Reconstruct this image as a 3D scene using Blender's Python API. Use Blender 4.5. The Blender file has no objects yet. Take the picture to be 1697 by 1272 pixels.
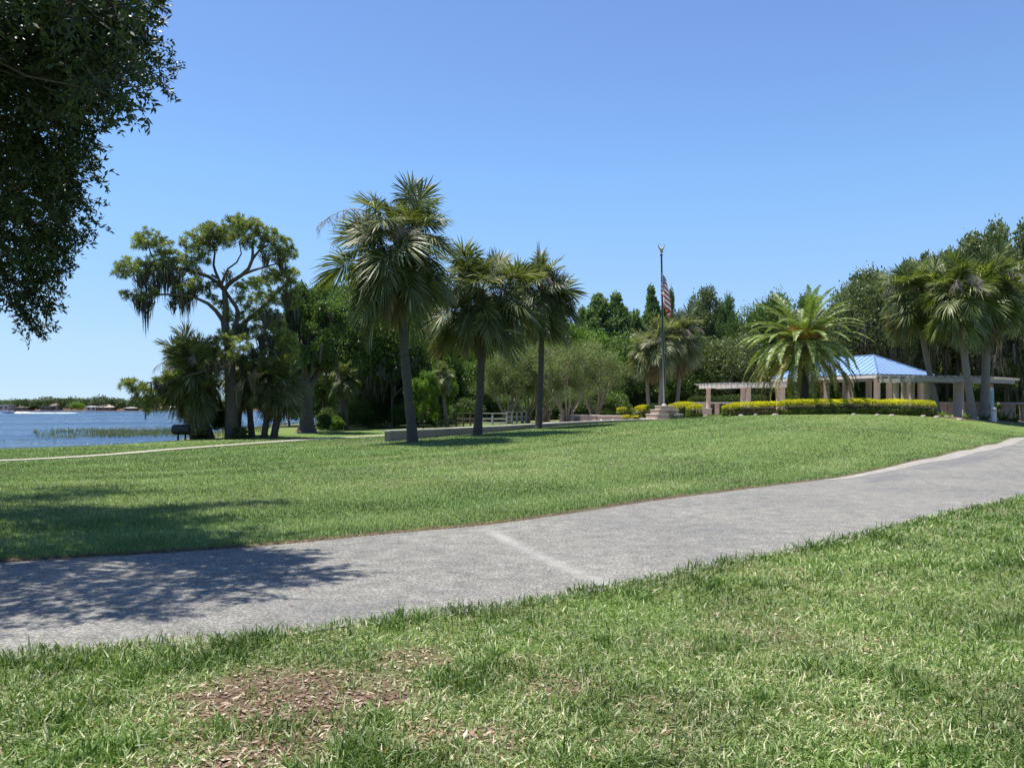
import bpy, math, random
import numpy as np
random.seed(7)
R = np.random.default_rng(11)
SC = bpy.context.scene
COL = SC.collection
PI = math.pi
F = 1358.0; CX = 848.5; HY = 674.0; CZ = 1.6; WATER = -0.9

# ------------------------------------------------------------------ terrain
def tX(px, Y): return (px - CX) / F * Y
CP = []
def cp(px, Y, z): CP.append((tX(px, Y), Y, z))
for X in (-40, -18, -6, 0, 6, 18, 45):
    for Y in (-30, -8, 0, 5, 10): CP.append((X, Y, 0.0))
for a in [(850,15,0),(1360,18,0),(1485,22.2,0),(1556,26.2,0),(1609,30.2,0),(1653,35,0),(1697,42.6,.0),(1740,46,.02),(1560,23,0),(1660,29,0),(1740,36,0),(1760,46,.05),(1900,52,.05),(1760,36,0),(1900,40,0),(400,14,-.02),(100,14,-.03),
          (0,28,-.28),(300,36,-.28),(450,43,-.27),(640,52,-.26),(-300,27,-.35),(0,20,-.12),(400,24,-.12),(650,24,0.0),
          (642,36,.04),(685,34,.10),(791,38.7,.23),(892,44,.40),(1000,46,.62),(1050,48,.72),(1100,49,.80),(1200,46,1.0),
          (1350,46,1.08),(1470,46,1.06),(1550,47,.98),(1640,50,.66),(1697,51,.42),(1745,54,.30),(1200,30,.45),(1350,30,.52),(900,30,.16),(1050,36,.45),
          (1500,34,.46),(1590,38,.20),(1650,44,.16),(1690,46,.12),(1172,70,.70),(1300,68,.85),(1450,62,1.05),(1586,62,.95),(1697,64,.75),(1000,65,.45),(820,56,.40),(940,54,.5),
          (740,58,.05),(300,45,-.22),(120,40,-.38),(385,47,-.2),(510,55,-.12),(600,62,-.15),(440,60,-.35),(600,85,-.1),(900,90,.3),(1300,95,.6),
          (1697,90,.7),(1000,150,.4),(1697,160,.5),(600,160,.1)]: cp(*a)
for X, Y, z in ((100,30,.3),(120,90,.5),(200,200,.4),(0,300,.2),(-60,20,-.4),(-80,40,-.5),(-60,100,-.4),(-100,-20,-.1),(90,-20,.1),(0,-100,0)): CP.append((X, Y, z))
CP = np.array(CP, float)
def _k(r2): return 0.5 * r2 * np.log(r2 + 1e-9)
def _fit():
    P = CP[:, :2] / 50.0; n = len(P)
    d2 = ((P[:, None] - P[None]) ** 2).sum(-1)
    K = _k(d2) + np.eye(n) * 2e-4
    A = np.zeros((n + 3, n + 3)); A[:n, :n] = K
    Q = np.c_[np.ones(n), P]; A[:n, n:] = Q; A[n:, :n] = Q.T
    b = np.zeros(n + 3); b[:n] = CP[:, 2]
    return P, np.linalg.solve(A, b)
_P, _W = _fit()
def land(X, Y):
    X = np.atleast_1d(np.asarray(X, float)); Y = np.atleast_1d(np.asarray(Y, float))
    out = np.empty(len(X))
    for i in range(0, len(X), 20000):
        q = np.c_[X[i:i+20000], Y[i:i+20000]] / 50.0
        d2 = ((q[:, None] - _P[None]) ** 2).sum(-1)
        out[i:i+20000] = _k(d2) @ _W[:-3] + _W[-3] + q @ _W[-2:]
    out = np.clip(out, -0.55, 1.3)
    r = np.hypot(X, Y - 40); f = np.clip((r - 110) / 80, 0, 1)
    return out * (1 - f) + 0.3 * f

def polydist(X, Y, poly):
    """signed distance to closed polygon, positive inside"""
    poly = np.array(poly, float); X = np.asarray(X, float); Y = np.asarray(Y, float)
    d = np.full(X.shape, 1e9); ins = np.zeros(X.shape, bool)
    n = len(poly)
    for i in range(n):
        x0, y0 = poly[i]; x1, y1 = poly[(i + 1) % n]
        dx, dy = x1 - x0, y1 - y0
        t = np.clip(((X - x0) * dx + (Y - y0) * dy) / (dx * dx + dy * dy + 1e-12), 0, 1)
        d = np.minimum(d, np.hypot(X - x0 - t * dx, Y - y0 - t * dy))
        c = (y0 > Y) != (y1 > Y)
        with np.errstate(divide='ignore', invalid='ignore'):
            xi = x0 + (Y - y0) * dx / (dy if dy != 0 else 1e-12)
        ins ^= c & (X < xi)
    return np.where(ins, d, -d)
LAKE = [(-2500,10),(-400,15),(-60,35),(-38,40),(-26.6,42.5),(-22.9,44.5),(-20.3,48),(-21.5,54),(-24.2,62),(-27,75),(-27,88),(-20,112),(0,150),(60,250),(90,480),(-100,484),(-300,480),(-600,490),(-2500,520)]
def smooth(x): x = np.clip(x, 0, 1); return x * x * (3 - 2 * x)
def terrain(X, Y):
    X = np.atleast_1d(np.asarray(X, float)); Y = np.atleast_1d(np.asarray(Y, float))
    z = land(X, Y); d = polydist(X, Y, LAKE)
    f = smooth(-d / 4.5)
    zo = -0.88 * (1 - f) + z * f
    zo = np.where((Y > 470), np.minimum(zo, -0.82 + .02*np.maximum(Y-500, 0)), zo)
    zi = np.maximum(-0.88 - 0.05 * d, -2.5)
    return np.where(d > 0, zi, zo)
def tz(X, Y): return float(terrain([X], [Y])[0])
def G(px, Y):
    X = tX(px, Y); return np.array([X, Y, tz(X, Y)])
def P3(px, py, Y): return np.array([tX(px, Y), Y, CZ - (py - HY) / F * Y])

# path outline
NEAR = [(-30,-3.2),(-15,1.6),(-8,3.75),(-5.2,4.62),(-3.24,5.19),(-1.86,5.63),(-1.1,6.02),(0,6.56),(.8,7.15),(2.15,8.3),(3.98,9.8),(5.3,11.1),(9.2,14.7),(12.4,18),(16.5,22.6),(20.5,27.2),(24.5,31.8),(29,37.5),(36,46),(44,54.5),(56,65)]
FAR = [(-30,.4),(-15,4.9),(-9,7.1),(-5.26,8.4),(-3.07,9.3),(-1.58,10.3),(0,11.4),(2.6,14.1),(6.3,17.5),(7.55,18.7),(10.4,22.2),(13.65,26.2),(16.9,30.2),(20.7,35),(26.6,42.6),(33.6,50.6),(43.8,60.5)]
def dens(pts, step):
    pts = np.array(pts, float); out = []
    # catmull-rom
    P = np.vstack([2 * pts[0] - pts[1], pts, 2 * pts[-1] - pts[-2]])
    for i in range(1, len(P) - 2):
        n = max(1, int(np.linalg.norm(P[i+1] - P[i]) / step))
        for k in range(n):
            t = k / n
            out.append(0.5 * ((2*P[i]) + (-P[i-1]+P[i+1])*t + (2*P[i-1]-5*P[i]+4*P[i+1]-P[i+2])*t*t + (-P[i-1]+3*P[i]-3*P[i+1]+P[i+2])*t**3))
    out.append(P[-2]); return np.array(out)
NEARs = dens(NEAR, .5); FARs = dens(FAR, .5)
PATH = np.vstack([NEARs, FARs[::-1]])

# ------------------------------------------------------------------ mesh builder
class MB:
    def __init__(s): s.v = []; s.f = []; s.n = 0
    def add(s, v, f, mat=0, rnd=None, smooth=False):
        v = np.asarray(v, float).reshape(-1, 3); f = np.asarray(f, np.int64)
        if f.ndim == 1: f = f[None]
        m = np.full(len(f), mat) if np.isscalar(mat) else np.asarray(mat)
        r = np.full(len(f), random.random()) if rnd is None else (np.full(len(f), rnd) if np.isscalar(rnd) else np.asarray(rnd))
        s.v.append(v); s.f.append((f + s.n, m, r, np.full(len(f), smooth))); s.n += len(v)
        return s
    def box(s, c, d, rz=0, mat=0, rnd=None, taper=1.0, bev=0.0):
        hx, hy, hz = d[0]/2, d[1]/2, d[2]/2
        if bev > 0:
            prof = [(-hz, bev), (-hz+bev, 0), (hz-bev, 0), (hz, bev)]
        else: prof = [(-hz, 0), (hz, 0)]
        V = []
        for k, (z, i) in enumerate(prof):
            t = 1 + (taper - 1) * k / (len(prof) - 1)
            for sx, sy in ((-1,-1),(1,-1),(1,1),(-1,1)): V.append((sx*(hx*t-i), sy*(hy*t-i), z))
        V = np.array(V); c_, s_ = math.cos(rz), math.sin(rz)
        V = np.c_[V[:,0]*c_ - V[:,1]*s_, V[:,0]*s_ + V[:,1]*c_, V[:,2]] + np.array(c)
        Fq = [(3,2,1,0)]
        for k in range(len(prof)-1):
            for i in range(4): j = (i+1) % 4; Fq.append((4*k+i, 4*k+j, 4*k+4+j, 4*k+4+i))
        n = 4*(len(prof)-1); Fq.append((n, n+1, n+2, n+3))
        return s.add(V, Fq, mat, rnd)
    def tube(s, pts, rad, n=8, mat=0, caps=True, rnd=None, flat=1.0):
        pts = np.asarray(pts, float); m = len(pts)
        rad = np.full(m, rad) if np.isscalar(rad) else np.asarray(rad, float)
        T = np.gradient(pts, axis=0); T /= np.linalg.norm(T, axis=1)[:, None] + 1e-9
        up = np.array([0, 0, 1.]) if abs(T[0, 2]) < .9 else np.array([1., 0, 0])
        U = []; 
        for t in T:
            up = up - t * (up @ t); up /= np.linalg.norm(up) + 1e-9; U.append(up)
        U = np.array(U); W = np.cross(T, U)
        a = np.arange(n) / n * 2 * PI
        V = pts[:, None] + rad[:, None, None] * (np.cos(a)[None, :, None] * U[:, None] + flat*np.sin(a)[None, :, None] * W[:, None])
        V = V.reshape(-1, 3)
        i = np.arange(m - 1)[:, None] * n; j = np.arange(n)[None]; j2 = (j + 1) % n
        Fq = np.stack([i + j, i + j2, i + n + j2, i + n + j], -1).reshape(-1, 4)
        s.add(V, Fq, mat, rnd, True)
        if caps:
            for e, o in ((0, -1), (m - 1, 1)):
                ring = V[e*n:(e+1)*n]; c = pts[e]
                vv = np.vstack([ring, c]); ff = [((k+1) % n, k, n) if o < 0 else (k, (k+1) % n, n) for k in range(n)]
                s.add(vv, ff, mat, rnd, False)
        return s
    def build(s, name, mats, parent=None, **tags):
        me = mesh_from(name, s, mats); return link(name, me, parent, **tags)
def mesh_from(name, s, mats):
    me = bpy.data.meshes.new(name)
    V = np.vstack(s.v); me.vertices.add(len(V)); me.vertices.foreach_set('co', V.ravel().astype(np.float32))
    li = []; ls = []; mi = []; rn = []; sm = []; pos = 0
    for f, m, r, q in s.f:
        k = f.shape[1]; li.append(f.ravel()); ls.append(pos + np.arange(len(f)) * k); pos += f.size; mi.append(m); rn.append(r); sm.append(q)
    li = np.concatenate(li).astype(np.int32); ls = np.concatenate(ls).astype(np.int32)
    me.loops.add(len(li)); me.loops.foreach_set('vertex_index', li)
    me.polygons.add(len(ls)); me.polygons.foreach_set('loop_start', ls)
    me.polygons.foreach_set('material_index', np.concatenate(mi).astype(np.int32))
    me.polygons.foreach_set('use_smooth', np.concatenate(sm).astype(bool))
    at = me.attributes.new('rnd', 'FLOAT', 'FACE'); at.data.foreach_set('value', np.concatenate(rn).astype(np.float32))
    for m in (mats if isinstance(mats, (list, tuple)) else [mats]): me.materials.append(m)
    me.update(calc_edges=True)
    return me
def settags(o, label=None, cat=None, group=None, kind=None):
    if label: o['label'] = label
    if cat: o['category'] = cat
    if group: o['group'] = group
    if kind: o['kind'] = kind
def link(name, me, parent=None, loc=None, **tags):
    o = bpy.data.objects.new(name, me); COL.objects.link(o)
    if parent is not None: o.parent = parent
    if loc is not None: o.location = [float(q) for q in loc]
    settags(o, **tags); return o
def thing(name, loc, label, cat, group=None, rz=0, scale=1):
    o = bpy.data.objects.new(name, None); COL.objects.link(o)
    o.location = [float(q) for q in loc]; o.rotation_euler = (0, 0, rz)
    o.scale = (scale,)*3 if np.isscalar(scale) else scale
    o.empty_display_size = .2
    settags(o, label, cat, group); return o

# ------------------------------------------------------------------ materials
def newmat(name):
    m = bpy.data.materials.new(name); m.use_nodes = True
    return m, m.node_tree, m.node_tree.nodes['Principled BSDF']
def noise(nt, scale, detail=4, rough=.6, coord='Object', sc=None):
    tc = nt.nodes.new('ShaderNodeTexCoord'); n = nt.nodes.new('ShaderNodeTexNoise')
    n.inputs['Scale'].default_value = scale; n.inputs['Detail'].default_value = detail; n.inputs['Roughness'].default_value = rough
    if sc:
        mp = nt.nodes.new('ShaderNodeMapping'); mp.inputs['Scale'].default_value = sc
        nt.links.new(tc.outputs[coord], mp.inputs[0]); nt.links.new(mp.outputs[0], n.inputs['Vector'])
    else: nt.links.new(tc.outputs[coord], n.inputs['Vector'])
    return n
def ramp(nt, src, stops):
    r = nt.nodes.new('ShaderNodeValToRGB'); e = r.color_ramp.elements
    while len(e) < len(stops): e.new(0.5)
    for k, (p, c) in enumerate(stops):
        e[k].position = p; e[k].color = (*c, 1) if len(c) == 3 else c
    nt.links.new(src, r.inputs[0]); return r
def mixc(nt, fac, a, b, mode='MIX'):
    m = nt.nodes.new('ShaderNodeMix'); m.data_type = 'RGBA'; m.blend_type = mode
    if hasattr(fac, 'is_output'): nt.links.new(fac, m.inputs[0])
    else: m.inputs[0].default_value = fac
    for i, x in ((6, a), (7, b)):
        if hasattr(x, 'is_output'): nt.links.new(x, m.inputs[i])
        else: m.inputs[i].default_value = (*x, 1)
    return m.outputs[2]
def bump(nt, bs, src, strength, dist=.02):
    b = nt.nodes.new('ShaderNodeBump'); b.inputs['Strength'].default_value = strength; b.inputs['Distance'].default_value = dist
    nt.links.new(src, b.inputs['Height']); nt.links.new(b.outputs[0], bs.inputs['Normal'])
def solid(name, c1, c2=None, scale=8, rough=.7, bmp=0, metal=0, spec=.5, sc=None, dist=.02, detail=5):
    m, nt, bs = newmat(name); bs.inputs['Roughness'].default_value = rough; bs.inputs['Metallic'].default_value = metal
    bs.inputs['Specular IOR Level'].default_value = spec
    n = noise(nt, scale, detail, .65, sc=sc)
    r = ramp(nt, n.outputs[0], [(.3, c1), (.7, c2 or tuple(x*.8 for x in c1))])
    nt.links.new(r.outputs[0], bs.inputs['Base Color'])
    if bmp: bump(nt, bs, n.outputs[0], bmp, dist)
    return m
def leafmat(name, stops, trans=.35, rough=.5, spec=.3, tint=None, nscale=.5):
    m, nt, bs = newmat(name)
    a = nt.nodes.new('ShaderNodeAttribute'); a.attribute_name = 'rnd'
    r = ramp(nt, a.outputs['Fac'], stops); col = r.outputs[0]
    n = noise(nt, nscale, 2)
    mr = nt.nodes.new('ShaderNodeMapRange'); mr.inputs[1].default_value = .35; mr.inputs[2].default_value = .65
    mr.inputs[3].default_value = .60; mr.inputs[4].default_value = 1.08
    nt.links.new(n.outputs[0], mr.inputs[0])
    mm = nt.nodes.new('ShaderNodeVectorMath'); mm.operation = 'SCALE'; nt.links.new(col, mm.inputs[0]); nt.links.new(mr.outputs[0], mm.inputs[3])
    col = mm.outputs[0]
    nt.links.new(col, bs.inputs['Base Color']); bs.inputs['Roughness'].default_value = rough; bs.inputs['Specular IOR Level'].default_value = spec
    if trans:
        t = nt.nodes.new('ShaderNodeBsdfTranslucent'); mx = nt.nodes.new('ShaderNodeMixShader'); mx.inputs[0].default_value = trans
        c2 = mixc(nt, 1.0, col, (1.25, 1.35, .5), 'MULTIPLY'); nt.links.new(c2, t.inputs[0])
        nt.links.new(bs.outputs[0], mx.inputs[1]); nt.links.new(t.outputs[0], mx.inputs[2])
        nt.links.new(mx.outputs[0], nt.nodes['Material Output'].inputs[0])
    return m
# ------------------------------------------------------------------ leaf clouds
def unit(v): return v / (np.linalg.norm(v, axis=-1, keepdims=True) + 1e-9)
def rdir(n): return unit(R.normal(size=(n, 3)))
def leafquads(mb, c, d, L, W, mat=0, rnd=None, side=None):
    n = len(c); L = np.broadcast_to(L, n)[:, None]; W = np.broadcast_to(W, n)[:, None]
    if side is None: side = rdir(n)
    s = unit(np.cross(d, side))
    V = np.stack([c, c + d*L*.45 + s*W*.5, c + d*L, c + d*L*.45 - s*W*.5], 1).reshape(-1, 3)
    Fq = np.arange(4*n).reshape(-1, 4)
    mb.add(V, Fq, mat, R.random(n) if rnd is None else rnd)
def vnoise(X, Y, s, seed=0):
    """cheap smooth value noise 0..1"""
    x = X / s; y = Y / s; xi = np.floor(x).astype(int); yi = np.floor(y).astype(int)
    fx = smooth(x - xi); fy = smooth(y - yi)
    def h(a, b):
        q = np.sin(a * 127.1 + b * 311.7 + seed * 74.7) * 43758.5453; return q - np.floor(q)
    return (h(xi, yi)*(1-fx) + h(xi+1, yi)*fx)*(1-fy) + (h(xi, yi+1)*(1-fx) + h(xi+1, yi+1)*fx)*fy
def fbm(X, Y, s, seed=0): return .5*vnoise(X, Y, s, seed) + .3*vnoise(X, Y, s/2.1, seed+1) + .2*vnoise(X, Y, s/4.3, seed+2)
# ------------------------------------------------------------------ world, sun, camera
w = bpy.data.worlds.new('World'); SC.world = w; w.use_nodes = True
nt = w.node_tree; bg = nt.nodes['Background']
sky = nt.nodes.new('ShaderNodeTexSky'); sky.sky_type = 'NISHITA'; sky.sun_disc = False
SUN_EL = 73.0; SUN_AZ = -79.0     # azimuth clockwise from +Y
sky.sun_elevation = math.radians(SUN_EL); sky.sun_rotation = math.radians(SUN_AZ)
sky.altitude = 0; sky.air_density = 1.0; sky.dust_density = 0; sky.ozone_density = 5.0
bg.inputs[1].default_value = .10
# humid lake-side sky: flatter and bluer towards the horizon than the clear-air model
tc = nt.nodes.new('ShaderNodeTexCoord'); sx = nt.nodes.new('ShaderNodeSeparateXYZ'); nt.links.new(tc.outputs['Generated'], sx.inputs[0])
cr = nt.nodes.new('ShaderNodeValToRGB'); el = cr.color_ramp.elements
SK = [(.004,(.42,.58,.93)),(.03,(.47,.58,.86)),(.069,(.60,.645,.78)),(.127,(.71,.745,.82)),(.198,(.80,.87,.92)),(.266,(.83,.935,1.0)),(.40,(.86,.90,1.0)),(.6,(.85,.90,1))]
while len(el) < len(SK): el.new(.5)
for k, (p, c) in enumerate(SK): el[k].position = p; el[k].color = (*c, 1)
nt.links.new(sx.outputs[2], cr.inputs[0])
mx = nt.nodes.new('ShaderNodeMix'); mx.data_type = 'RGBA'; mx.blend_type = 'MULTIPLY'; mx.inputs[0].default_value = 1
nt.links.new(sky.outputs[0], mx.inputs[6]); nt.links.new(cr.outputs[0], mx.inputs[7]); nt.links.new(mx.outputs[2], bg.inputs[0])
sl = bpy.data.lights.new('sun', 'SUN'); sl.energy = 4.9; sl.angle = math.radians(.53); sl.color = (1, .94, .83)
so = bpy.data.objects.new('sun', sl); COL.objects.link(so)
e, a = math.radians(SUN_EL), math.radians(SUN_AZ)
from mathutils import Vector
sv = Vector((math.sin(a)*math.cos(e), math.cos(a)*math.cos(e), math.sin(e)))
so.rotation_euler = sv.to_track_quat('Z', 'Y').to_euler(); so.location = (-20, 0, 40)
cam = bpy.data.cameras.new('camera'); co = bpy.data.objects.new('camera', cam); COL.objects.link(co); SC.camera = co
cam.sensor_width = 36; cam.lens = 36 * F / 1697; cam.clip_end = 6000; cam.clip_start = .05
cam.shift_y = (HY - 636) / 1697
co.location = (0, 0, CZ); co.rotation_euler = (PI/2, 0, 0)
SC.view_settings.view_transform = 'Standard'; SC.view_settings.look = 'None'; SC.view_settings.exposure = 0.93; SC.view_settings.gamma = 1
SC.render.resolution_x = 1024; SC.render.resolution_y = 767

# ------------------------------------------------------------------ setting materials
def groundmat():
    m, nt, bs = newmat('turf_soil'); bs.inputs['Roughness'].default_value = .95; bs.inputs['Specular IOR Level'].default_value = .1
    n1 = noise(nt, .16, 4, .6); n2 = noise(nt, 2.2, 6, .7); n3 = noise(nt, 30, 4, .7)
    lawn = ramp(nt, n2.outputs[0], [(.3, (.085,.13,.040)), (.52, (.125,.18,.062)), (.75, (.17,.21,.09))])
    big = ramp(nt, n1.outputs[0], [(.35, (.8,.9,.8)), (.65, (1.12,1.04,.95))])
    c = mixc(nt, 1, lawn.outputs[0], big.outputs[0], 'MULTIPLY')
    g = ramp(nt, n3.outputs[0], [(.3, (.55,.6,.5)), (.7, (1.35,1.3,1.3))])
    c = mixc(nt, 1, c, g.outputs[0], 'MULTIPLY')
    # bare soil and mulch where grass thins near the path (attribute painted from the plan)
    a = nt.nodes.new('ShaderNodeAttribute'); a.attribute_name = 'bare'
    soil = ramp(nt, n3.outputs[0], [(.3, (.040,.028,.020)), (.5, (.115,.080,.057)), (.72, (.25,.185,.135))])
    c = mixc(nt, a.outputs['Fac'], c, soil.outputs[0])
    a2 = nt.nodes.new('ShaderNodeAttribute'); a2.attribute_name = 'wild'
    sand = ramp(nt, n2.outputs[0], [(.3, (.10,.10,.05)), (.6, (.16,.17,.08)), (.8, (.26,.24,.16))])
    c = mixc(nt, a2.outputs['Fac'], c, sand.outputs[0])
    nt.links.new(c, bs.inputs['Base Color']); bump(nt, bs, n3.outputs[0], .7, .05)
    return m
def asphaltmat():
    m, nt, bs = newmat('weathered_asphalt'); bs.inputs['Roughness'].default_value = .9; bs.inputs['Specular IOR Level'].default_value = .25
    n1 = noise(nt, .35, 5, .6); n2 = noise(nt, 4, 6, .7); n3 = noise(nt, 38, 4, .85)
    tc = nt.nodes.new('ShaderNodeTexCoord')
    v = nt.nodes.new('ShaderNodeTexVoronoi'); v.inputs['Scale'].default_value = 60; nt.links.new(tc.outputs['Object'], v.inputs['Vector'])
    base = ramp(nt, n3.outputs[0], [(.32, (.045,.045,.044)), (.5, (.158,.157,.149)), (.68, (.345,.340,.318))])
    c = mixc(nt, 1, base.outputs[0], ramp(nt, n1.outputs[0], [(.3, (.80,.80,.82)), (.7, (1.14,1.13,1.10))]).outputs[0], 'MULTIPLY')
    c = mixc(nt, 1, c, ramp(nt, n2.outputs[0], [(.32, (.70,.70,.71)), (.68, (1.24,1.23,1.20))]).outputs[0], 'MULTIPLY')
    # exposed pale shell aggregate
    v2 = nt.nodes.new('ShaderNodeTexVoronoi'); v2.inputs['Scale'].default_value = 14; nt.links.new(tc.outputs['Object'], v2.inputs['Vector'])
    sp = ramp(nt, v2.outputs['Distance'], [(.05, (1,1,1)), (.13, (0,0,0))])
    sp2 = ramp(nt, n2.outputs[0], [(.52, (0,0,0)), (.62, (1,1,1))])
    f = mixc(nt, 1, sp.outputs[0], sp2.outputs[0], 'MULTIPLY')
    c = mixc(nt, f, c, (.48,.46,.42))
    # old patch seams: dark cracks and one pale scrape across the path
    a = nt.nodes.new('ShaderNodeAttribute'); a.attribute_name = 'stain'
    c = mixc(nt, a.outputs['Fac'], c, (.36,.35,.335))
    a = nt.nodes.new('ShaderNodeAttribute'); a.attribute_name = 'dark'
    c = mixc(nt, a.outputs['Fac'], c, (.11,.11,.12))
    nt.links.new(c, bs.inputs['Base Color']); bump(nt, bs, n3.outputs[0], .5, .01)
    return m
M = {}
M['ground'] = groundmat(); M['asphalt'] = asphaltmat()
M['concrete'] = solid('pale_concrete', (.44,.40,.36), (.34,.31,.28), 3, .85, .2)
M['kerb'] = solid('worn_kerb_concrete', (.30,.275,.25), (.17,.16,.15), 2.5, .9, .3)
M['path2'] = solid('lakeside_concrete', (.33,.30,.25), (.26,.24,.20), 2, .9)
def attr(me, name, val, domain='POINT'):
    at = me.attributes.new(name, 'FLOAT', domain); at.data.foreach_set('value', val.astype(np.float32))

# ------------------------------------------------------------------ ground sheet
def geo(a, b, n): return list(np.geomspace(a, b, n))
xs = np.array([-x for x in geo(50, 3000, 18)][::-1] + list(np.arange(-49, -16, .7)) + list(np.arange(-16, 16, .14)) + list(np.arange(16, 50, .4)) + geo(50, 3000, 18))
ys = np.array([-x for x in geo(4, 1500, 14)][::-1] + list(np.arange(-3, 2.5, .5)) + list(np.arange(2.5, 24, .14)) + list(np.arange(24, 56, .4)) + list(np.arange(56, 120, 1.5)) + list(np.arange(122, 470, 12)) + list(np.arange(470, 500, 3)) + geo(505, 3500, 16))
X, Y = np.meshgrid(xs, ys); sh = X.shape; X = X.ravel(); Y = Y.ravel()
Z = terrain(X, Y)
dp = polydist(X, Y, PATH)
Z = Z + np.where(dp > 0, -.035, .03 * smooth((-dp - .02) / .10))
farz = (Y > 470) & (polydist(X, Y, LAKE) < 0)
mb = MB(); i = np.arange(sh[0]-1)[:, None]*sh[1]; j = np.arange(sh[1]-1)[None]
mb.add(np.c_[X, Y, Z], np.stack([i+j, i+j+1, i+j+1+sh[1], i+j+sh[1]], -1).reshape(-1, 4), 0, None, True)
go = mb.build('ground', M['ground'], kind='structure')
# bare patches by the near edge of the path and on the lawn's worn rim
def bareness(X, Y):
    b = np.zeros_like(X)
    for cx, cy, r, s in ((-1.3, 4.45, .62, 1.0), (-.75,4.5,.4,.9), (.30, 4.55, .28, .7), (-.62, 5.1, .30, .8), (-.3,3.85,.35,.7),(-1.2,3.8,.5,.8),(.12,5.0,.2,.6), (1.8,6.2,.5,.4), (2.6,4.6,.3,.2)):
        b = np.maximum(b, s * smooth(1.35 - np.hypot((X-cx), (Y-cy)) / r))
    n = fbm(X, Y, .8, 3)
    return np.clip(b * (.15 + 1.5*fbm(X, Y, .22, 63)) + (n > .68) * .3, 0, 1)
d = polydist(X, Y, PATH)
farside = (Y > np.interp(X, FARs[:, 0], FARs[:, 1]) - .5)
rim = smooth(1 - (-d) / .35) * (d < 0) * .5 + (np.abs(d) < .12) * .9
bare = np.where((Y > 2) & (Y < 60), np.maximum(np.where(~farside & (Y < 16), bareness(X, Y), 0), rim * (.35+.9*fbm(X, Y, .5, 9))), 0)
# planting beds under hedges / woods floor
dl = -polydist(X, Y, LAKE)
wild = np.where(Y > 460, 1, 0) + np.where(dl > 0, smooth(1 - dl / 4.0), 1) + smooth((Y - 66) / 12) * .8
bare2 = np.clip(bare + .55*((Y < 4.5) & (Y > 1))*fbm(X, Y, .5, 21), 0, 1); attr(go.data, 'bare', np.where(Y > 470, 1, bare2)); wild = np.where(Y > 470, 0, wild)
attr(go.data, 'wild', np.clip(wild, 0, 1))

# water
m, nt, bs = newmat('lake_water'); bs.inputs['Base Color'].default_value = (.022,.075,.17,1); bs.inputs['Roughness'].default_value = .22; bs.inputs['IOR'].default_value = 1.33
n1 = noise(nt, .5, 6, .7, sc=(.4, 1, 1)); n2 = noise(nt, 3.0, 3, .6, sc=(.6, 1, 1))
mth = nt.nodes.new('ShaderNodeMath'); mth.operation = 'MULTIPLY_ADD'; mth.inputs[1].default_value = .3
nt.links.new(n2.outputs[0], mth.inputs[0]); nt.links.new(n1.outputs[0], mth.inputs[2])
bump(nt, bs, mth.outputs[0], 1.0, 2.2)
nw = noise(nt, .035, 4, .6, sc=(.3, 1.6, 1)); rw = nt.nodes.new('ShaderNodeMapRange'); rw.inputs[1].default_value = .38; rw.inputs[2].default_value = .62; rw.inputs[3].default_value = .08; rw.inputs[4].default_value = .38
nt.links.new(nw.outputs[0], rw.inputs[0]); nt.links.new(rw.outputs[0], bs.inputs['Roughness'])
M['water'] = m
WX = np.array([-x for x in geo(60, 3200, 12)][::-1] + list(np.linspace(-55, 60, 20)) + geo(70, 400, 8)); WY = np.array(list(np.linspace(5, 120, 24)) + list(np.linspace(125, 540, 30)))
X2, Y2 = np.meshgrid(WX, WY); s2 = X2.shape
mb = MB(); i = np.arange(s2[0]-1)[:, None]*s2[1]; j = np.arange(s2[1]-1)[None]
mb.add(np.c_[X2.ravel(), Y2.ravel(), np.full(X2.size, WATER)], np.stack([i+j, i+j+1, i+j+1+s2[1], i+j+s2[1]], -1).reshape(-1, 4), 0, None, True)
mb.build('lake_water', M['water'], kind='structure')

# asphalt path : grid between the two edges
def strip(name, A, B, mat, dz, nc=1, step=.25, attrs=None, zf=None, thick=0):
    A = np.array(A, float); B = np.array(B, float)
    def arc(p): return np.r_[0, np.cumsum(np.linalg.norm(np.diff(p, axis=0), axis=1))]
    # pair by normalised index of both edges
    n = int(arc(A)[-1] / step); t = np.linspace(0, 1, n)
    ua = np.linspace(0, 1, len(A)); ub = np.linspace(0, 1, len(B))
    a = np.c_[np.interp(t, ua, A[:, 0]), np.interp(t, ua, A[:, 1])]; b = np.c_[np.interp(t, ub, B[:, 0]), np.interp(t, ub, B[:, 1])]
    s = np.linspace(0, 1, nc + 1)
    V = a[:, None]*(1-s)[None, :, None] + b[:, None]*s[None, :, None]; V = V.reshape(-1, 2)
    z = terrain(V[:, 0], V[:, 1]) + dz
    mb = MB(); i = np.arange(n-1)[:, None]*(nc+1); j = np.arange(nc)[None]
    mb.add(np.c_[V, z], np.stack([i+j, i+j+nc+1, i+j+nc+2, i+j+1], -1).reshape(-1, 4), 0, None, True)
    o = mb.build(name, mat, kind='structure')
    return o, V, z
nn = []
for (n0, n1), (f0, f1) in zip(zip(NEAR[:-1], NEAR[1:]), zip(FAR[:-1], FAR[1:])): pass
A = dens(NEAR, .15); 
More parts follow.
